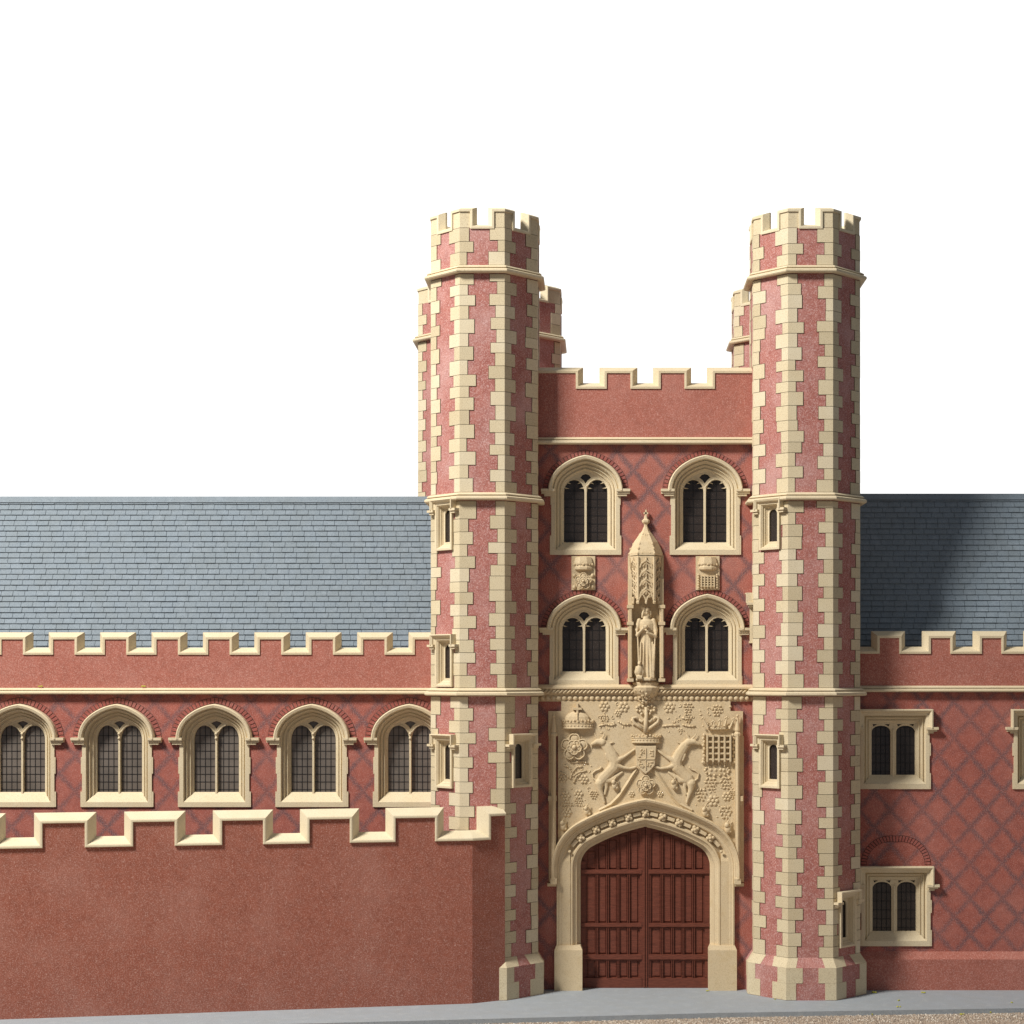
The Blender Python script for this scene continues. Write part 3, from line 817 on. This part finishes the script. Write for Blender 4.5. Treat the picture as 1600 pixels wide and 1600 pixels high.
for (x0, z0_), (x1, z1_) in (((1250, 360), (1215, 295)), ((1300, 350), (1290, 320)), ((1335, 345), (1340, 310)), ((1375, 350), (1390, 290)), ((1410, 370), (1440, 300))):
    p0, p1 = q(x0, z0_), q(x1, z1_); cr.tube([(p0[0], -.11, p0[2]), (p1[0], -.12, p1[2])], [.024, .014], 6)
    for k in (-1, 0, 1): cr.blob((p1[0]+k*.022, -.12, p1[2]+(.016 if k == 0 else 0)), .017, 7, 4)
for k in range(8):
    p0 = q(1215+k*32, 350-18*sin(k)); cr.blob((p0[0], -.10, p0[2]), .018, 6, 4)
cr.build('crown', None, cpo)
# centre shield and crown, crest
sh = sub('x')
pts = [q(*p) for p in ((718, 495), (722, 560), (728, 640), (765, 680), (793, 702), (822, 680), (860, 640), (868, 560), (872, 495))]
sh.plate([[(p[0], p[2]) for p in pts]], -.115, -.04, .008)
c = q(795, 590)
sh.box(c[0]-.006, c[0]+.006, -.126, -.11, c[2]-.17, c[2]+.17); sh.box(c[0]-.135, c[0]+.135, -.126, -.11, c[2]-.01, c[2]+.005)
rnd = random.Random(2)
for qx, qz in ((-.07, .09), (.07, .09), (-.065, -.08), (.065, -.08)):
    for k in range(9): sh.blob((c[0]+qx+rnd.uniform(-.042, .042), -.117, c[2]+qz+rnd.uniform(-.058, .058)), (rnd.uniform(.010, .02), .014, rnd.uniform(.008, .016)), 6, 4)
sh.build('shield', None, cpo)
cr = sub('x'); a, b = q(690, 475), q(910, 400); crownlet(cr, a[0], b[0], a[2], b[2], False); cr.build('crown', None, cpo)
cr = sub('x')
def fig(pts, rad, y=-.075, flat=.8): 
    P_ = [q(*p) for p in pts]; cr.tube([(p[0], y, p[2]) for p in P_], [qs(r) for r in rad] if isinstance(rad, (list, tuple)) else qs(rad), 7, flat)
fig([(795, 400), (795, 330), (800, 270), (795, 210)], [20, 16, 14, 10], -.09)
for s in (-1, 1):
    X_ = lambda v: 795+s*v
    fig([(X_(10), 380), (X_(60), 345), (X_(90), 320), (X_(95), 290), (X_(70), 285), (X_(55), 305)], [14, 12, 12, 12, 10, 9])
    fig([(X_(5), 300), (X_(30), 320), (X_(50), 300)], [10, 10, 9])
    for fx, fz in ((65, 215), (40, 240), (45, 200), (62, 235), (20, 205), (88, 335), (100, 310), (30, 260)):
        p = q(X_(fx), fz); cr.blob((p[0], -.06, p[2]), qs(12), 7, 4)
cr.build('crest', None, cpo, smooth=True)
# supporting beasts
def beast(m):
    cr_ = MB(); cr_.mat('stone_warm')
    def t(pts, rad, y=-.06, flat=.55):
        P_ = [q(793+m*(x-793), z) for x, z in pts]
        cr_.tube([(p[0], y, p[2]) for p in P_], [qs(r) for r in rad], 10, flat)
        for p, r in zip(P_, rad): cr_.blob((p[0], y, p[2]), (qs(r)*.98, qs(r)*flat, qs(r)*.98), 10, 6)
    t([(470, 462), (510, 505), (545, 560), (568, 610), (560, 655), (520, 695), (480, 735), (455, 770)], [28, 36, 42, 46, 44, 38, 40, 32])
    t([(478, 470), (436, 466), (402, 482)], [27, 21, 12], -.075, .8)      # head and muzzle
    t([(402, 484), (396, 508)], [8, 5]); t([(455, 448), (430, 425), (418, 402)], [8, 6, 4], -.08); t([(470, 446), (488, 420), (492, 396)], [9, 7, 4], -.08)
    t([(500, 470), (530, 478), (558, 468)], [8, 8, 5])
    t([(590, 600), (640, 575), (680, 545), (712, 522)], [22, 12, 10, 9], -.07, .8)
    t([(585, 640), (630, 655), (680, 662), (720, 652)], [20, 12, 10, 10], -.075, .8)
    t([(455, 770), (460, 820), (478, 870), (490, 912)], [34, 20, 12, 9], -.07, .7)
    t([(490, 745), (540, 750), (585, 715), (622, 690)], [28, 22, 14, 8], -.06, .6)
    t([(500, 760), (505, 800), (495, 850)], [20, 13, 9])
    t([(440, 760), (408, 735), (402, 700), (425, 678), (455, 668), (468, 655)], [10, 7, 7, 7, 7, 9], -.06, .9)
    t([(505, 560), (520, 600), (545, 600)], [12, 10, 8], -.08)
    cr_.build('beast', 'stone_warm', cpo, remesh=.006)
beast(1); beast(-1)
# ogee bands, side shafts, small carvings
og = sub('x')
for m in (1, -1):
    P_ = [q(793+m*(x-793), z) for x, z in ((452, 970), (540, 925), (600, 865), (650, 790), (700, 710), (728, 668))]
    og.tube([(p[0], -.06, p[2]) for p in P_], [.026, .028, .03, .03, .026, .022], 4, .9)
    P_ = [q(793+m*(x-793), z) for x, z in ((520, 955), (585, 900), (635, 830), (690, 745), (735, 680))]
    og.tube([(p[0], -.055, p[2]) for p in P_], .012, 5)
og.build('ogee_band', None, cpo)
sc = sub('x'); rnd = random.Random(5)
for x, z, r in ((490, 205, 40), (632, 210, 42), (965, 215, 42), (205, 865, 38), (300, 850, 36), (185, 738, 32), (340, 742, 36), (1290, 900, 44), (900, 850, 24), (690, 850, 24), (1390, 868, 36), (215, 985, 38), (590, 255, 26)):
    p = q(x, z); sc = sub('x'); flower(sc, p[0], p[2], qs(r)); sc.build('carved_flower', None, cpo, smooth=True)
for x, z, r in ((490, 300, 34), (1105, 215, 38), (1105, 290, 34), (1318, 235, 44), (210, 940, 40), (300, 905, 34), (410, 855, 32), (1270, 775, 48), (1385, 770, 48), (1200, 855, 48), (1380, 985, 50), (1430, 850, 28)):
    p = q(x, z); sc = sub('x'); leafy(sc, p[0], p[2], qs(r), rnd); sc.build('leaf_cluster', None, cpo, smooth=True)
sc = sub('x')
for i in range(14):
    a = 2*pi*i/14; p = q(1320+88*cos(a), 675+38*sin(a)); sc.blob((p[0], YB-.008, p[2]), (.022, .022, .022), 7, 4)
p = q(1320, 675); sc.blob((p[0], YB, p[2]), (.20, .014, .09), 16, 6)
for dx_ in (-45, -10, 25, 50): p = q(1320+dx_, 672); sc.blob((p[0], YB-.008, p[2]), (.026, .02, .03), 7, 4)
sc.build('beaded_oval', None, cpo, smooth=True)
for L in (((450, 350), (500, 335), (540, 345), (575, 335)), ((590, 315), (630, 338), (685, 340)), ((915, 352), (970, 345), (1040, 346)), ((1065, 340), (1110, 352), (1160, 352)), ((1060, 375-85), (1130, 300)),
          ((165, 690), (200, 700), (240, 740), (255, 690), (290, 650), (330, 650)), ((250, 690), (230, 650), (190, 640)), ((260, 720), (300, 690), (360, 680)), ((265, 770), (285, 720), (320, 700)), ((240, 620), (330, 610), (370, 625)),
          ((1075, 690), (1100, 720))):
    sc = sub('x'); P_ = [q(*p) for p in L]; sc.tube([(p[0], YB-.004, p[2]) for p in P_], .014, 6)
    for i_ in range(len(P_)-1):
        for t_ in (.2, .6):
            sc.blob((P_[i_][0]*(1-t_)+P_[i_+1][0]*t_, YB-.012, P_[i_][2]*(1-t_)+P_[i_+1][2]*t_), .015, 6, 4)
    sc.build('carved_ribbon', None, cpo, smooth=True)
for x, z, s in ((568, 785, 1), (365, 975, .95), (1005, 785, 1), (1232, 985, 1), (1400, 1105, 1.2), (190, 1085, 1.0)):
    p = q(x, z); sc = sub('x'); sc.blob((p[0], YB-.03, p[2]), (.05*s, .05, .075*s), 9, 6); sc.blob((p[0]-.02, YB-.06, p[2]+.05*s), (.035*s, .035, .04*s), 8, 5); sc.blob((p[0]+.03, YB-.04, p[2]-.04), (.03, .03, .03), 7, 4)
    sc.tube([(p[0]-.02, YB-.06, p[2]+.07*s), (p[0]+.02, YB-.05, p[2]+.13*s)], [.014, .008], 5)
    sc.build('carved_rabbit', None, cpo, smooth=True)
fo = sub('x'); rf = random.Random(12)
def busy(zx, zy):
    for x0, y0, x1, y1 in ((160, 160, 430, 610), (1195, 270, 1450, 650), (640, 180, 950, 1000), (395, 395, 720, 930), (870, 395, 1220, 930)):
        if x0 < zx < x1 and y0 < zy < y1: return True
    return False
cnt = 0
while cnt < 210:
    zx, zy = rf.uniform(165, 1435), rf.uniform(190, 1080)
    p = q(zx, zy); dxx = abs(p[0]-doorX)
    ah = [zz for xx, zz in [(x_, z_) for x_, z_ in arch(*DS, .52, 0, 12)[1:-1]] if abs(xx-dxx) < .12]
    if busy(zx, zy) or not ah or p[2] < max(ah): cnt += .2; continue
    a = rf.uniform(0, 2*pi); k = rf.uniform(.014, .03)
    if rf.random() < .6: fo.blob((p[0], YB, p[2]), (k, .011, k*.45), 7, 4, Matrix.Rotation(a, 3, 'Y'))
    else:
        fo.tube([(p[0]+cos(a+t_*1.1)*k*(1.6-.3*t_), YB-.002, p[2]+sin(a+t_*1.1)*k*(1.6-.3*t_)) for t_ in range(5)], .007, 5)
    cnt += 1
o_ = fo.build('shallow_foliage', None, cpo, smooth=True); o_['kind'] = 'stuff'
for m in (-1, 1):
    sf = sub('x'); X_ = PX(865.5) if m < 0 else PX(1151.5)
    sf.box(X_-.035, X_+.035, -.13, .0, PZ(1375), PZ(1150)); sf.tube([(X_, -.13, PZ(1375)), (X_, -.13, PZ(1150))], .022, 8)
    sf.lathe((X_, -.10, PZ(1150)), [(.05, 0), (.055, .04), (.035, .07), (.045, .09), (.028, .2), (.006, .36)], 8)
    for zz in (PZ(1118), PZ(1138)): sf.blob((X_, -.12, zz), .022, 6, 4)
    sf.box(X_-.065+m*.02, X_+.065+m*.02, -.12, .0, PZ(1251), PZ(1243)); sf.box(X_-.05+m*.02, X_+.05+m*.02, -.10, .0, PZ(1258), PZ(1251))
    sf.box(X_-.05, X_+.05, -.15, .0, PZ(1380), PZ(1371)); sf.box(X_-.07+m*.03, X_+.07+m*.03, -.09, .0, PZ(1384), PZ(1379)); sf.blob((X_, -.12, PZ(1372)), .04, 8, 6)
    # backing strip of the moulding
    e = PX(857.5) if m < 0 else PX(1162); a, b = sorted((e, X_)); sf.box(a, b, -.03, .0, PZ(1378), PZ(1150))
    sf.build('side_shaft', None, cpo)

# ---- plaques
def plaque(cx, kind):
    mb = MB(); mb.mat('stone_warm'); x0, x1 = PX(cx-18.5), PX(cx+18.5); zb, zt = PZ(922), PZ(869)
    mb.box(x0, x1, -.03, 0, zb, zt)
    pl = mb.build('plaque', None, GH)
    k = MB(); k.mat('stone_warm')
    cxw = PX(cx); zc = PZ(890)
    k.lathe((cxw, -.03, zc), [(.10, -.015), (.145, .0), (.15, .03), (.13, .06), (.155, .085), (.15, .12), (.13, .19)], 8, pi/8, .55)
    for i in range(7): k.blob((cxw-.14+.28*i/6, -.10+.04*abs(i-3)/3, zc+.075), (.02, .02, .02), 6, 4)
    k.build('crown', None, pl)
    r = MB(); r.mat('stone_warm'); zc = PZ(908.5)
    if kind == 'rose':
        global YB; sv = YB; YB = -.03; rose(r, cxw, zc, .125)
        for s in (-1, 1):
            for u in (-1, 1): r.blob((cxw+s*.14, -.04, zc+u*.09), (.03, .02, .035), 6, 4)
        YB = sv; r.build('rose', None, pl, smooth=True)
    else:
        for i in range(5): x = cxw-.10+.2*i/4; r.box(x-.010, x+.010, -.075, -.03, zc-.09, zc+.09); r.cone((x, -.06), .012, .001, zc-.09, zc-.125, 5)
        for i in range(5): z = zc-.075+.15*i/4; r.box(cxw-.115, cxw+.115, -.068, -.03, z-.008, z+.008)
        for s in (-1, 1):
            for i in range(6): r.blob((cxw+s*.145, -.045, zc-.10+.2*i/5), (.018, .018, .02), 6, 4)
        r.build('portcullis', None, pl)
plaque(911.5, 'rose'); plaque(1105.5, 'gate')

# ---- niche and canopy
NX = PX(1009); n_ = MB(); n_.mat('stone_warm')
n_.box(PX(981), PX(1037), -.02, .0, PZ(1066), PZ(868))                  # back slab
for m in (-1, 1):
    X_ = PX(984.5) if m < 0 else PX(1033.5)
    n_.box(X_-.035, X_+.035, -.16, .0, PZ(1062), PZ(945)); n_.box(X_-.02, X_+.02, -.19, -.15, PZ(1058), PZ(950))
    n_.box(X_-.028, X_+.028, -.15, .0, PZ(945), PZ(905)); n_.cone((X_, -.10), .045, .004, PZ(905), PZ(886), 4, pi/4)
    for zz in (1062, 974, 948): n_.box(X_-.05, X_+.05, -.20, .0, PZ(zz+3), PZ(zz-2))
    n_.cone((X_, -.16), .04, .004, PZ(972), PZ(955), 4, pi/4)
niche = n_.build('niche', None, GH)
c_ = MB(); c_.mat('stone_warm')
CY = -.06
def hexr(r, z, sy=.85): return [(NX+r*cos(pi/6*0+pi*k/3+pi/6*0), CY+sy*r*sin(pi*k/3), z) for k in range(6)]
c_.rings([hexr(.262, PZ(869)), hexr(.262, PZ(865)), hexr(.235, PZ(858)), hexr(.19, PZ(848)), hexr(.12, PZ(838)), hexr(.06, PZ(830)), hexr(.03, PZ(823))], True, True, True)
c_.rings([hexr(.225, PZ(935)), hexr(.235, PZ(905)), hexr(.25, PZ(870))], True, True, True)
c_.lathe((NX, CY, PZ(825)), [(.03, 0), (.028, .05), (.06, .08), (.065, .11), (.03, .14), (.022, .19)], 6)
c_.box(NX-.012, NX+.012, CY-.012, CY+.012, PZ(806), PZ(797)); c_.box(NX-.035, NX+.035, CY-.012, CY+.012, PZ(804), PZ(801))
cano = c_.build('canopy', None, niche) if False else c_.build('niche_canopy', None, GH)
t_ = MB(); t_.mat('stone_warm')
hv = [Vector((NX+.245*cos(pi*k/3), CY+.85*.245*sin(pi*k/3), 0)) for k in range(6)]
for k in (3, 4, 5):
    A_, B_ = hv[k], hv[(k+1) % 6]
    at = lambda u, z, o=0: (A_.x*(1-u)+B_.x*u+o*(A_+B_-2*Vector((NX, CY, 0))).normalized().x, A_.y*(1-u)+B_.y*u+o*(A_+B_-2*Vector((NX, CY, 0))).normalized().y, z)
    for u in (0, 1): t_.tube([at(u, PZ(938), .01), at(u, PZ(872), .01)], .018, 6)
    t_.tube([at(.5, PZ(930), .015), at(.5, PZ(872), .015)], .009, 5)
    for i in range(4):
        z0 = PZ(932)+i*.145
        for s in (-1, 1):
            t_.tube([at(.5+s*.40, z0, .012), at(.5+s*.30, z0+.065, .016), at(.5, z0+.115, .02)], .012, 5)
            t_.tube([at(.5+s*.22, z0+.02, .014), at(.5+s*.05, z0+.07, .02)], .008, 5)
        t_.blob(at(.5, z0+.125, .02), .018, 6, 4)
    # hanging arches with pendants
    for s in (0, .5, 1.0): t_.blob(at(s, PZ(942), .015), (.02, .02, .032), 6, 4)
    for s in (0, .5):
        t_.tube([at(s, PZ(941), .012), at(s+.08, PZ(935), .014), at(s+.25, PZ(929), .016), at(s+.42, PZ(935), .014), at(s+.5, PZ(941), .012)], .013, 5)
    # ribs and crockets on the spire
    for i in range(5):
        zz = PZ(866)+i*.075; f_ = 1-.02-i*.16
        p = (Vector((NX, CY, 0))+(hv[k]-Vector((NX, CY, 0)))*max(.2, (1.05, .97, .80, .55, .38)[i])); t_.blob((p.x, p.y, zz), (.018, .018, .022), 6, 4)
    for s in (.25, .75):
        p0 = at(s, PZ(866), .015); t_.tube([p0, tuple(Vector(p0).lerp(Vector((NX, CY-.05, PZ(838))), .45)), tuple(Vector(p0).lerp(Vector((NX, CY-.05, PZ(828))), .8))], .008, 5)
t_.build('tracery', None, bpy.data.objects[cano.name])
cb = MB(); cb.mat('stone_warm')
cb.lathe((NX, -.02, 0), [(.02, PZ(1103)), (.05, PZ(1100)), (.07, PZ(1096)), (.12, PZ(1090)), (.19, PZ(1084)), (.22, PZ(1079)), (.235, PZ(1074)), (.20, PZ(1071)), (.21, PZ(1067)), (.165, PZ(1064)), (.14, PZ(1061))], 16, 0, .9)
rnd = random.Random(8)
for i in range(46):
    a = rnd.uniform(pi, 2*pi); zz = rnd.uniform(PZ(1098), PZ(1078)); rr = .06+.16*(zz-PZ(1100))/(PZ(1078)-PZ(1100))
    cb.blob((NX+rr*cos(a)*1.02, -.02+.9*rr*sin(a)*1.02, zz), rnd.uniform(.014, .026), 6, 4)
cb.build('corbel', None, niche)

# ---- statue (a thing of its own)
ST = thing('statue', 'robed stone saint standing in the canopied niche between the lower windows, holding a cup', 'statue', (NX, -.12, PZ(1061)))
st = MB(); st.mat('stone_warm')
Hh = PZ(947)-PZ(1061)
lv = [(0, .135, .08, 1.), (.06, .13, .085, 1.), (.2, .122, .08, 1.), (.4, .112, .075, .9), (.55, .105, .07, .7), (.66, .10, .068, .45), (.76, .115, .07, .3), (.84, .125, .066, .15), (.885, .105, .055, 0), (.91, .05, .04, 0), (.95, .036, .036, 0)]
R = []
for t, rx, ry, fo in lv:
    ring = []
    for i in range(48):
        a = 2*pi*i/48; m = 1+fo*.10*sin(a*9+t*1.5)+fo*.05*sin(a*5+3*t)
        sway = .015*sin(t*3.0)
        ring.append((sway+rx*m*cos(a), ry*m*sin(a), t*Hh*.9))
    R.append(ring)
st.rings(R, True, True, True)
hz = Hh*.93
st.blob((.012, -.012, hz), (.042, .045, .058), 14, 10); st.blob((.012, .004, hz+.008), (.052, .046, .062), 14, 10)
st.blob((.012, -.056, hz-.005), (.008, .012, .012), 6, 4); st.blob((.012, -.045, hz-.036), (.022, .018, .022), 8, 5)
for s in (-1, 1):
    st.tube([(s*.05+.012, .0, hz+.0), (s*.062+.01, .0, hz-.06), (s*.06, .005, hz-.11)], [.022, .022, .014], 6)
def limb(pts, r): 
    st.tube(pts, r, 8)
    for p, k in zip(pts, r): st.blob(p, k*.98, 8, 6)
limb([(-.105, .0, Hh*.80), (-.14, -.015, Hh*.68), (-.13, -.05, Hh*.60), (-.045, -.105, Hh*.69)], [.036, .036, .036, .022])
limb([(.115, .0, Hh*.80), (.15, -.015, Hh*.67), (.14, -.055, Hh*.58), (.02, -.11, Hh*.63)], [.036, .038, .038, .022])
for s, (hx, hz_) in ((-1, (-.035, .70)), (1, (.02, .63))):
    st.blob((hx, -.112, Hh*hz_), (.024, .016, .024), 8, 6)
    for k in range(4): st.tube([(hx-.015+.01*k, -.118, Hh*hz_+.006), (hx-.010+.01*k, -.13, Hh*hz_+.03)], [.0065, .005], 5)
st.lathe((.0, -.115, Hh*.66), [(.026, 0), (.012, .012), (.01, .03), (.03, .045), (.034, .085)], 10)
# hanging drapery folds
for x0, x1, z1, z0 in ((-.13, -.11, .58, .2), (.14, .12, .58, .12), (.06, .085, .55, .03), (-.03, -.05, .52, .03), (.02, .03, .5, .02), (.10, .115, .5, .02), (-.08, -.09, .5, .04)):
    limb([(x0, -.06, z1*Hh), ((x0+x1)/2, -.082, (z1+z0)/2*Hh), (x1, -.08, z0*Hh)], [.012, .015, .018])
st.build('figure', 'stone_warm', ST, remesh=.0065)
eg = MB(); eg.mat('stone_warm')
eg.blob((-.105, -.10, .14), (.05, .04, .085), 10, 8); eg.blob((-.105, -.11, .245), (.03, .032, .036), 8, 6); eg.tube([(-.105, -.13, .245), (-.105, -.165, .225)], [.014, .003], 6)
eg.tube([(-.07, -.09, .2), (-.05, -.09, .1), (-.07, -.09, .03)], [.02, .028, .012], 6); eg.tube([(-.145, -.09, .2), (-.16, -.09, .1), (-.14, -.09, .03)], [.018, .026, .01], 6)
eg.box(-.15, -.06, -.14, -.04, .0, .05)
eg.build('eagle', 'stone_warm', ST, remesh=.008)
bs = MB(); bs.mat('stone_warm'); bs.lathe((0, 0, -.02), [(.17, 0), (.17, .03), (.14, .045)], 8, pi/8, .7); bs.build('base', None, ST)

# ================================================================== WINGS
def roof(parent, x0, x1, zr_, seed):
    ye, yr = .36, 1.42; ze = 5.10; rnd = random.Random(seed)
    mb = MB(); mb.mat('slate')
    # solid body (both slopes)
    mb.rings([[(x, ye, ze-.03), (x, yr, zr_-.03), (x, 2*yr-ye, ze-.03)] for x in (x0, x1)], True, True, True)
    sl = Vector((0, yr-ye, zr_-ze)); L = sl.length; d = sl/L; nrm = Vector((0, -d.z, d.y))
    ex = .0945; nc = int((L-.06)/ex); ex = (L-.05)/nc
    for i in range(nc):
        s0 = i*ex; x = x0-rnd.uniform(0, .18)+(.09 if i % 2 else 0)
        while x < x1:
            wv = .187; xa, xb = max(x+.003, x0), min(x+wv-.003, x1); x += wv
            if xb-xa < .01: continue
            h_ = rnd.uniform(.015, .023)
            p = Vector((0, ye, ze))+d*s0; q_ = Vector((0, ye, ze))+d*(s0+ex+.004)
            k = rnd.uniform(-.002, .002)
            vs = [(xa, *(p+nrm*(h_+k)).yz), (xb, *(p+nrm*(h_-k)).yz), (xb, *(q_+nrm*.002).yz), (xa, *(q_+nrm*.002).yz), (xa, *(p-nrm*.01).yz), (xb, *(p-nrm*.01).yz)]
            mb.add(vs, [(0,1,2,3), (0,4,5,1), (0,3,4), (1,5,2)])
    r = mb.build('roof', None, parent)
    rd = MB(); rd.mat('slate')
    rd.rings([[(x, y, z) for y, z in ((yr-.055, zr_-.115), (yr-.075, zr_-.10), (yr-.03, zr_+.0), (yr+.03, zr_+.0), (yr+.075, zr_-.10))] for x in (x0, x1)], True, True, True)
    rd.build('ridge', None, r)
WY = .03
def wing(name, label, x0, x1, mats, merl, zt, zb, zstr, holes, zridge, seed):
    T = thing(name, label, 'building', ((x0+x1)/2, 0, 0)); inv = -(x0+x1)/2
    root = T; T.location = (0, 0, 0)
    wl = MB(); wl.mat('brick_diaper')
    wl.plate([[(x0, 0), (x0, zstr), (x1, zstr), (x1, 0)]]+holes, WY, WY+.3)
    wl.mat('brick_plain'); wl.box(x0, x0+.3, .35, 2.5, 0, 5); wl.box(x1-.3, x1, .35, 2.5, 0, 5); wl.box(x0, x1, 2.5, 2.75, 0, 5.2)
    wl.build('wall', None, T)
    f = lambda u, z, o: Vector((u, WY-.02-o, z))
    P = crenel_path(x0, x1, merl, zt, zb)
    pb = MB(); pb.mat('brick_plain'); parapet_brick(pb, P, f, zstr, .24); pr = pb.build('parapet', None, T)
    cp = MB(); cp.mat('stone'); coping(cp, P, f, COPE(.092, .12, .22)); cp.build('coping', None, pr)
    sc = MB(); sc.mat('stone'); straight_string(sc, x0, x1, WY-.021, zstr+.0, .8); sc.build('string_course', None, T)
    roof(T, x0, x1, zridge, seed)
    return T
LX0, LX1 = -14.6, -2.45
wc = [PX(182.5+152.3*i) for i in range(-4, 4)]; wz = PZ(1261)
hs = [[(x+px, wz+pz) for px, pz in arch(.355, 1.06, .31, .24, 50, .13, .065)] for x in wc]
ml = []
k = -6
while True:
    a = PX(81.2+80.7*k); b = a+.375
    if a > LX1: break
    ml.append((a, b)); k += 1
LW = wing('college_range', 'long low red brick range with arched windows and pale slate roof, left of the gatehouse', LX0, LX1, None, [m for m in ml if m[1] > LX0], PZ(997), PZ(1021), PZ(1080), hs, PZ(776, 1.42), 1)
proto = None
for x in wc:
    if proto is None: proto = arched_window(LW, (x, WY, wz), 'B')
    else: copy_part(proto, LW, (x, WY, wz))
RX0, RX1 = 3.75, 11.5
wr = [(PX(1398.5+240*i), PZ(1233)) for i in range(3)]+[(PX(1400), PZ(1478.5))]
hs = [[(x-.485, z+.06), (x-.485, z+1.16), (x+.485, z+1.16), (x+.485, z+.06)] for x, z in wr]
ml = [(PX(1372.5+79.8*k), PX(1372.5+79.8*k)+.345) for k in range(0, 9)]
RW = wing('college_range', 'short red brick range with square-headed windows and dark slate roof, right of the gatehouse', RX0, RX1, None, ml, PZ(995), PZ(1019.5), PZ(1076.5), hs, PZ(771.5, 1.42), 2)
for i, (x, z) in enumerate(wr): square_window(RW, (x, WY, z), i == 3)
pl = MB(); pl.mat('brick_plain')
pl.rings([[(x, y, z) for y, z in ((WY, 0), (WY-.10, 0), (WY-.10, PZ(1498)), (WY-.0, PZ(1487)))] for x in (RX0, RX1)], True, True, True)
pl.build('plinth', None, RW)

# ================================================================== BOUNDARY WALL
A = Vector((PX(0, -2.34), -2.34)); B = Vector((PX(738, -1.15), -1.15)); C = Vector((-1.462, -.865))
dAB = (B-A).normalized(); A0 = A-dAB*3.5
dBC = (C-B).normalized(); L1 = (B-A0).length; L2 = (C-B).length
nAB = Vector((dAB.y, -dAB.x)); nBC = Vector((dBC.y, -dBC.x)); mit = (nAB+nBC)/(1+nAB.dot(nBC))
def bf(u, z, o):
    if u < L1-1e-6: p = A0+dAB*u+nAB*o
    elif u > L1+1e-6: p = B+dBC*(u-L1)+nBC*o
    else: p = B+mit*o
    return Vector((p.x, p.y, z))
def u_of(sx):
    kx = (sx-940)/100/D      # ray x = kx*(D+y)
    # A0.x + d.x u = kx (D + A0.y + d.y u)
    return (kx*(D+A0.y)-A0.x)/(dAB.x-kx*dAB.y)
edges = [(63.5, 137), (205, 278), (345, 415), (481, 550), (615, 680.5)]
U = [(u_of(a), u_of(b)) for a, b in edges]
pitch = (U[-1][0]-U[0][0])/4; wd = sum(b-a for a, b in U)/5
ml = [(U[0][0]+pitch*k, U[0][0]+pitch*k+wd) for k in range(-4, 5)]
ml = [m for m in ml if m[1] > 0]
ml.append((L1+.27, L1+L2))
ZT, ZC = 2.82, 2.468
P = crenel_path(0, L1+L2, ml, ZT, ZC)
# insert the corner point
P2 = []
for a, b in zip(P, P[1:]+[None]):
    P2.append(a)
    if b and a[0] < L1 < b[0]: P2.append((L1, a[1]))
BW = thing('boundary_wall', 'low plain red-brown brick wall with cream stone battlements in front of the left range', 'wall')
bb = MB(); bb.mat('brick_low'); parapet_brick(bb, P2, bf, 0, .30); bb.build('wall', None, BW)
cc = MB(); cc.mat('stone_pale'); coping(cc, P2, bf, [(-.03, 0), (-.03, .03), (-.022, .036), (.0, .036), (.012, .03), (.108, -.14), (.112, -.15), (.108, -.18), (.0, -.33), (-.03, -.33), (-.03, -.28)]); cc.build('coping', None, BW)

# ================================================================== crumbs on the pavement
def crumb(sx, sy, z, r, label, grp, seed):
    rnd = random.Random(seed)
    k = (sy-1050)/100; y = (EYE-z)/k*D-D if k else 0
    x = (sx-940)/100*(D+y)/D
    mb = MB(); mb.mat('crumb')
    for i in range(4): mb.blob((rnd.uniform(-r, r), rnd.uniform(-r, r)*.6, r*.5), (r*rnd.uniform(.4, .8), r*rnd.uniform(.4, .7), r*rnd.uniform(.3, .55)), 6, 4)
    o = mb.build('crumb', None, None, (x, y, z)); tag(o, label, 'crumb', grp)
for i, (sx, sy, r) in enumerate([(1366, 1552, .030), (1443, 1552, .026), (1403, 1564, .022), (1404, 1574, .022), (1105, 1549, .020), (1580, 1567, .018), (1211, 1562, .014)]):
    crumb(sx, sy, 0, r, 'tiny yellow-green crumb lying on the grey pavement', 'crumbs on the pavement', i)
for i, (sx, sy, r) in enumerate([(1363, 1586, .03), (1504, 1586, .028), (1544, 1583, .034), (1202, 1587, .026)]):
    crumb(sx, sy, -.07, r, 'tiny yellow-green crumb lying on the gravel at the kerb', 'crumbs on the gravel', i+20)

for i, (sx, sy) in enumerate([(63, 1073), (224, 1073)]):
    rnd = random.Random(60+i); mb = MB(); mb.mat('crumb')
    for k in range(5): mb.blob((rnd.uniform(-.035, .035), rnd.uniform(-.01, .01), .012), (.018, .012, rnd.uniform(.008, .014)), 6, 4)
    o = mb.build('crumb', None, None, (PX(sx), WY-.05, PZ(1078)+.045)); tag(o, 'tiny yellow-green crumb on the stone string course of the left range', 'crumb', 'crumbs on the string course')
